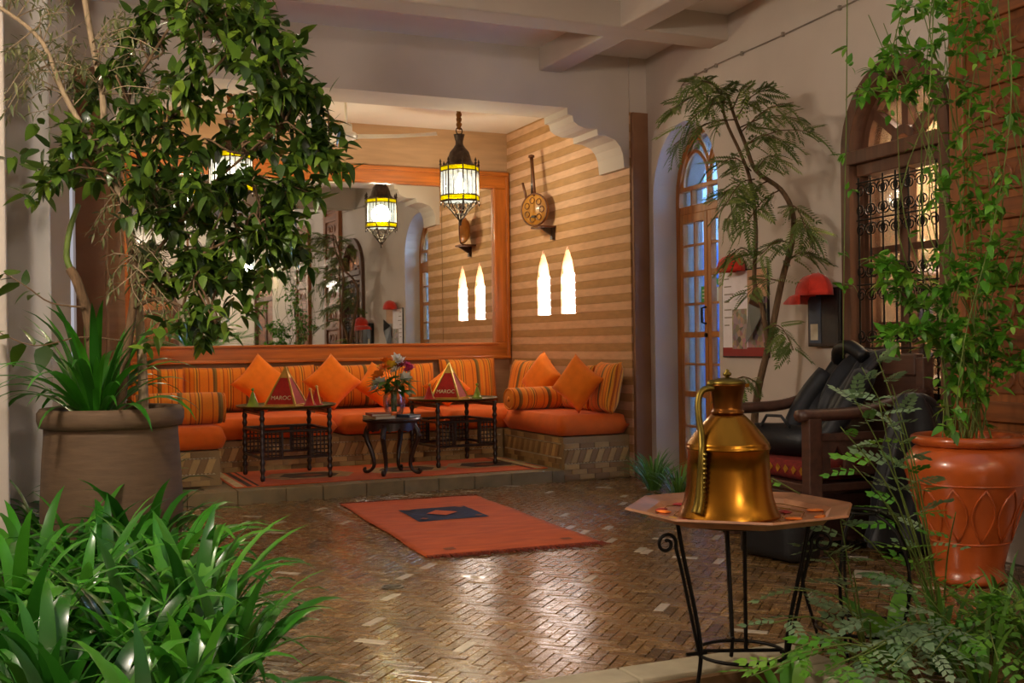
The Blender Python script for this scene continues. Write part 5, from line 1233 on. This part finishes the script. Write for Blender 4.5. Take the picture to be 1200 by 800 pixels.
# ---- climbing vine of the terracotta urn
random.seed(77)
VV=[mk(leaf_shape(1,w_,4,c,.2),'leaf','leaf_vine') for w_,c in ((.5,.2),(.42,.35),(.58,.1))]
def vine(t,items,P,r,n,L,mm='stem_green',cluster=3,spread=.06,start=.05):
    tube_part(t,'stem',P,r,mm,5,5); Q=smooth_path(P,6)
    for i in range(n):
        f=start+(1-start)*random.random(); k_=min(len(Q)-2,int(f*(len(Q)-1))); p=Q[k_].lerp(Q[k_+1],random.random()); d=rv(1); d.z=d.z*.4-.1; d.normalize()
        e=p+d*spread*random.uniform(.3,1.3)
        for q in range(cluster):
            dd=d*.7+rv(.55); pp=p.lerp(e,(q+1)/cluster); items.append((random.randrange(3),orient(pp,dd,UP,L*random.uniform(.6,1.25),random.uniform(-.5,.5))))
ub=Vector((3.93,3.76,.602)); t=thing('climbing_vine','dense climbing vine growing up out of the terracotta urn','vine',ub); items=[]
dv=4.95
paths=[([(1140,400),(1150,280),(1135,150),(1150,20),(1140,-60)],70),([(1120,380),(1105,300),(1130,220),(1120,120),(1125,0)],50),([(1150,420),(1165,330),(1175,230),(1160,120),(1170,0)],60),([(1135,430),(1115,380),(1070,350),(1040,330)],60),([(1130,410),(1090,340),(1050,320),(1030,300)],55),([(1150,430),(1180,380),(1195,320),(1210,250)],40),([(1140,440),(1100,400),(1070,380),(1040,400)],60),([(1145,450),(1175,420),(1195,430),(1215,410)],30),([(1130,460),(1125,420),(1120,350),(1140,300)],60),([(1150,470),(1160,400),(1150,340),(1170,280)],60),([(1150,100),(1100,90),(1060,110),(1020,105)],34),([(1140,30),(1100,50),(1070,60),(1040,55)],22),([(1135,-20),(1100,0),(1060,10)],20)]
for pts,n in paths:
    o0=ub+Vector((random.uniform(-.1,.1),random.uniform(-.1,.1),0)); P=([o0] if pts[0][1]>370 else [])+[at(x,y,dv+random.uniform(-.18,.18)) for x,y in pts]
    vine(t,items,P,(.0045,.002),int(n*1.0),.062,start=.25)
for i in range(16):
    o0=ub+Vector((random.uniform(-.12,.12),random.uniform(-.12,.12),0)); P=[o0,o0+Vector((random.uniform(-.1,.1),random.uniform(-.1,.1),.5)),o0+Vector((random.uniform(-.25,.25),random.uniform(-.25,.25),1.1)),o0+Vector((random.uniform(-.3,.3),random.uniform(-.3,.3),2.0))]
    vine(t,items,P,(.004,.002),5,.05)
items=[q for q in items if ((q[1]@Vector((1,0,0)))-Vector(RO)).dot(Matrix.Rotation(RA,3,'Z')@Vector((0,1,0)))<-.07]
place(t,'leaf',VV,items,300)
# ---- long hanging strands in front of the right wall
for i,(pts,d,n) in enumerate([([(993,-30),(992,120),(990,240),(988,420)],5.2,9),([(1065,-20),(1050,40),(1040,75),(1010,110)],4.7,22),([(1095,-30),(1092,60),(1088,160),(1095,240)],4.6,14),([(1180,-30),(1185,120),(1165,260),(1130,400),(1118,520)],4.3,24)]):
    b=at(pts[0][0],pts[0][1],d); t=thing('hanging_strand',('long bare strand hanging beside the red cap','leafy strand reaching over the head of the arched window','short leafy strand hanging before the window fanlight','long strand trailing down to the terracotta urn')[i],'vine',b,0,'hanging leafy strands'); it=[]
    vine(t,it,[at(x,y,d) for x,y in pts],(.003,.002),n,.055,cluster=4); place(t,'leaf',VV,it,300)
# ---- feathery plants bottom right
random.seed(88)
FV=[mk(pinnate(1,5,.34,.22,dr,58,stem=.006),'frond','leaf_fern') for dr in (.2,.5)]; FG=[mk(pinnate(1,4,.38,.26,dr,58,stem=.006),'frond','leaf_vine') for dr in (.2,.5)]
def feathery(base,tips,label,var,L=.14,per=7,grp=None,name='feathery_shrub'):
    t=thing(name,label,'plant',base,0,grp); it=[]
    for tp in tips:
        tp=Vector(tp); mid=Vector(base).lerp(tp,.5)+Vector((0,0,.10))+rv(.02); P=[Vector(base),mid,tp]; tube_part(t,'stem',P,(.004,.0018),'stem_green',5,4); Q=smooth_path(P,5)
        for i in range(per):
            f=.35+.65*i/(per-1); k_=min(len(Q)-2,int(f*(len(Q)-1))); p=Q[k_]; d=(Q[k_+1]-Q[k_]).normalized(); side=d.cross(UP); side=side.normalized() if side.length>.01 else Vector((1,0,0))
            it.append((random.randrange(2),orient(p,d*.6+side*random.choice((-1,1))*random.uniform(.4,1)+Vector((0,0,random.uniform(-.3,.35))),UP,L*random.uniform(.7,1.25),random.uniform(-.5,.5))))
    place(t,'frond',var,it,300); return t
gz=.0
feathery((2.52,2.83,gz),[at(960,640,3.45),at(1000,670,3.4),at(925,690,3.3),at(985,610,3.5),at(905,730,3.2),at(1010,730,3.2)],'grey green feathery shrub behind the copper tray',FV,.10,6)
feathery((2.75,2.62,gz),[at(1040,740,3.2),at(1080,710,3.3),at(1000,770,3.1),at(1060,680,3.4),at(1040,785,3.0),at(1090,770,3.1),at(980,790,3.0)],'grey green feathery shrub at the kerb corner',FV,.10,7)
feathery((2.95,2.72,gz),[at(1150,730,3.3),at(1190,700,3.4),at(1120,770,3.1),at(1170,775,3.1),at(1210,750,3.2),at(1140,690,3.5)],'bright green leafy plant below the terracotta urn',FG,.10,7)
feathery((2.50,2.55,gz),[at(900,775,3.0),at(880,792,2.95),at(940,765,3.0),at(960,790,2.9)],'bright green leafy plant inside the kerb corner',FG,.09,6)
feathery((3.05,3.05,gz),[at(905,560,3.7),at(985,500,3.8),at(1000,545,3.8),at(1055,505,3.8),at(1040,590,3.8),at(1120,600,3.7),at(1065,640,3.7)],'tall leafy sprays rising before the armchair',FG,.10,4)
feathery((3.25,3.25,gz),[at(1010,430,4.1),at(1030,470,4.0),at(995,455,4.1),at(1045,450,4.1),at(1025,410,4.1)],'silvery feathery sprays in front of the black jacket',FV,.10,9)
random.seed(91)
for i,(x,y,L,n) in enumerate(((2.78,2.78,.36,40),(3.0,2.55,.36,40),(3.22,2.75,.34,40),(2.62,2.45,.34,30),(3.3,3.0,.3,34),(3.1,2.9,.3,30))):
    strap_clump((x,y,0),n,L,'narrow leaved grassy plant at the foot of the feathery shrubs','grassy plants by the kerb',GV,'grassy_plant',wide=1.6)
for i,(x,y,L) in enumerate(((2.70,2.92,.3),(2.10,2.72,.22))):
    strap_clump((x,y,-.02 if x<2.3 else 0),9,L,'broad leaved green plant '+('beside the iron plant stand' if i==0 else 'inside the kerb under the tray'),None,[mk(strap_shape(1,.24,7,R(75),R(60)),'leaf','leaf_vine'),mk(strap_shape(1,.2,7,R(60),R(70)),'leaf','leaf_vine')],'broad_leaf_plant')
# ---- palms seen in the mirror
random.seed(99)
PM=[mk(pinnate(1,22,.30,.03,dr,50,stem=.008),'frond','leaf_strap') for dr in (.3,.6)]
for i,(x,y,lb) in enumerate(((2.9,.3,'potted palm near the far carved door, reflected in mirror'),(1.3,-2.2,'potted palm by the far wall, reflected in mirror'))):
    p_=thing('palm_pot','round clay pot holding a far palm'+(' near the carved door' if i==0 else ' by the far wall'),'pot',(x,y,-.013)); MB().lathe([(0,0),(.18,0),(.24,.4),(.26,.42),(.25,.44),(.22,.42),(0,.40)],24).build('body','clay_pot',p_,smooth=True); MB().lathe([(.24,.36),(.265,.37),(.265,.43),(.245,.445)],24).build('rim','clay_pot',p_,smooth=True)
    t=thing('potted_palm',lb,'palm',(x,y,.39)); it=[]
    MB().tube([(0,0,0),(.02,0,.3),(0,0,.6)],[.05,.045,.04],8).build('trunk','bark_brown',t,smooth=True)
    for k_ in range(22):
        a=k_*2.4; el=random.uniform(.2,1.3); it.append((random.randrange(2),orient(Vector((x,y,.97)),(math.cos(a)*math.cos(el),math.sin(a)*math.cos(el),math.sin(el)),UP,random.uniform(.7,1.0))))
    place(t,'frond',PM,it,300)
# bouquet greens
random.seed(13); it=[]; LB=[mk(leaf_shape(1,w_,4,.2,.2),'leaf','leaf_bouquet') for w_ in (.4,.55)]
for i in range(90):
    a=random.uniform(0,6.28); r=random.uniform(.02,.14); p=Vector((2.70+r*math.cos(a)*1.1,8.36+r*math.sin(a),vz+.20+random.uniform(0,.11))); it.append((i%2,orient(p,(math.cos(a),math.sin(a),random.uniform(-.4,.5)),UP,random.uniform(.07,.12))))
place(bq,'leaf',LB,it,300)
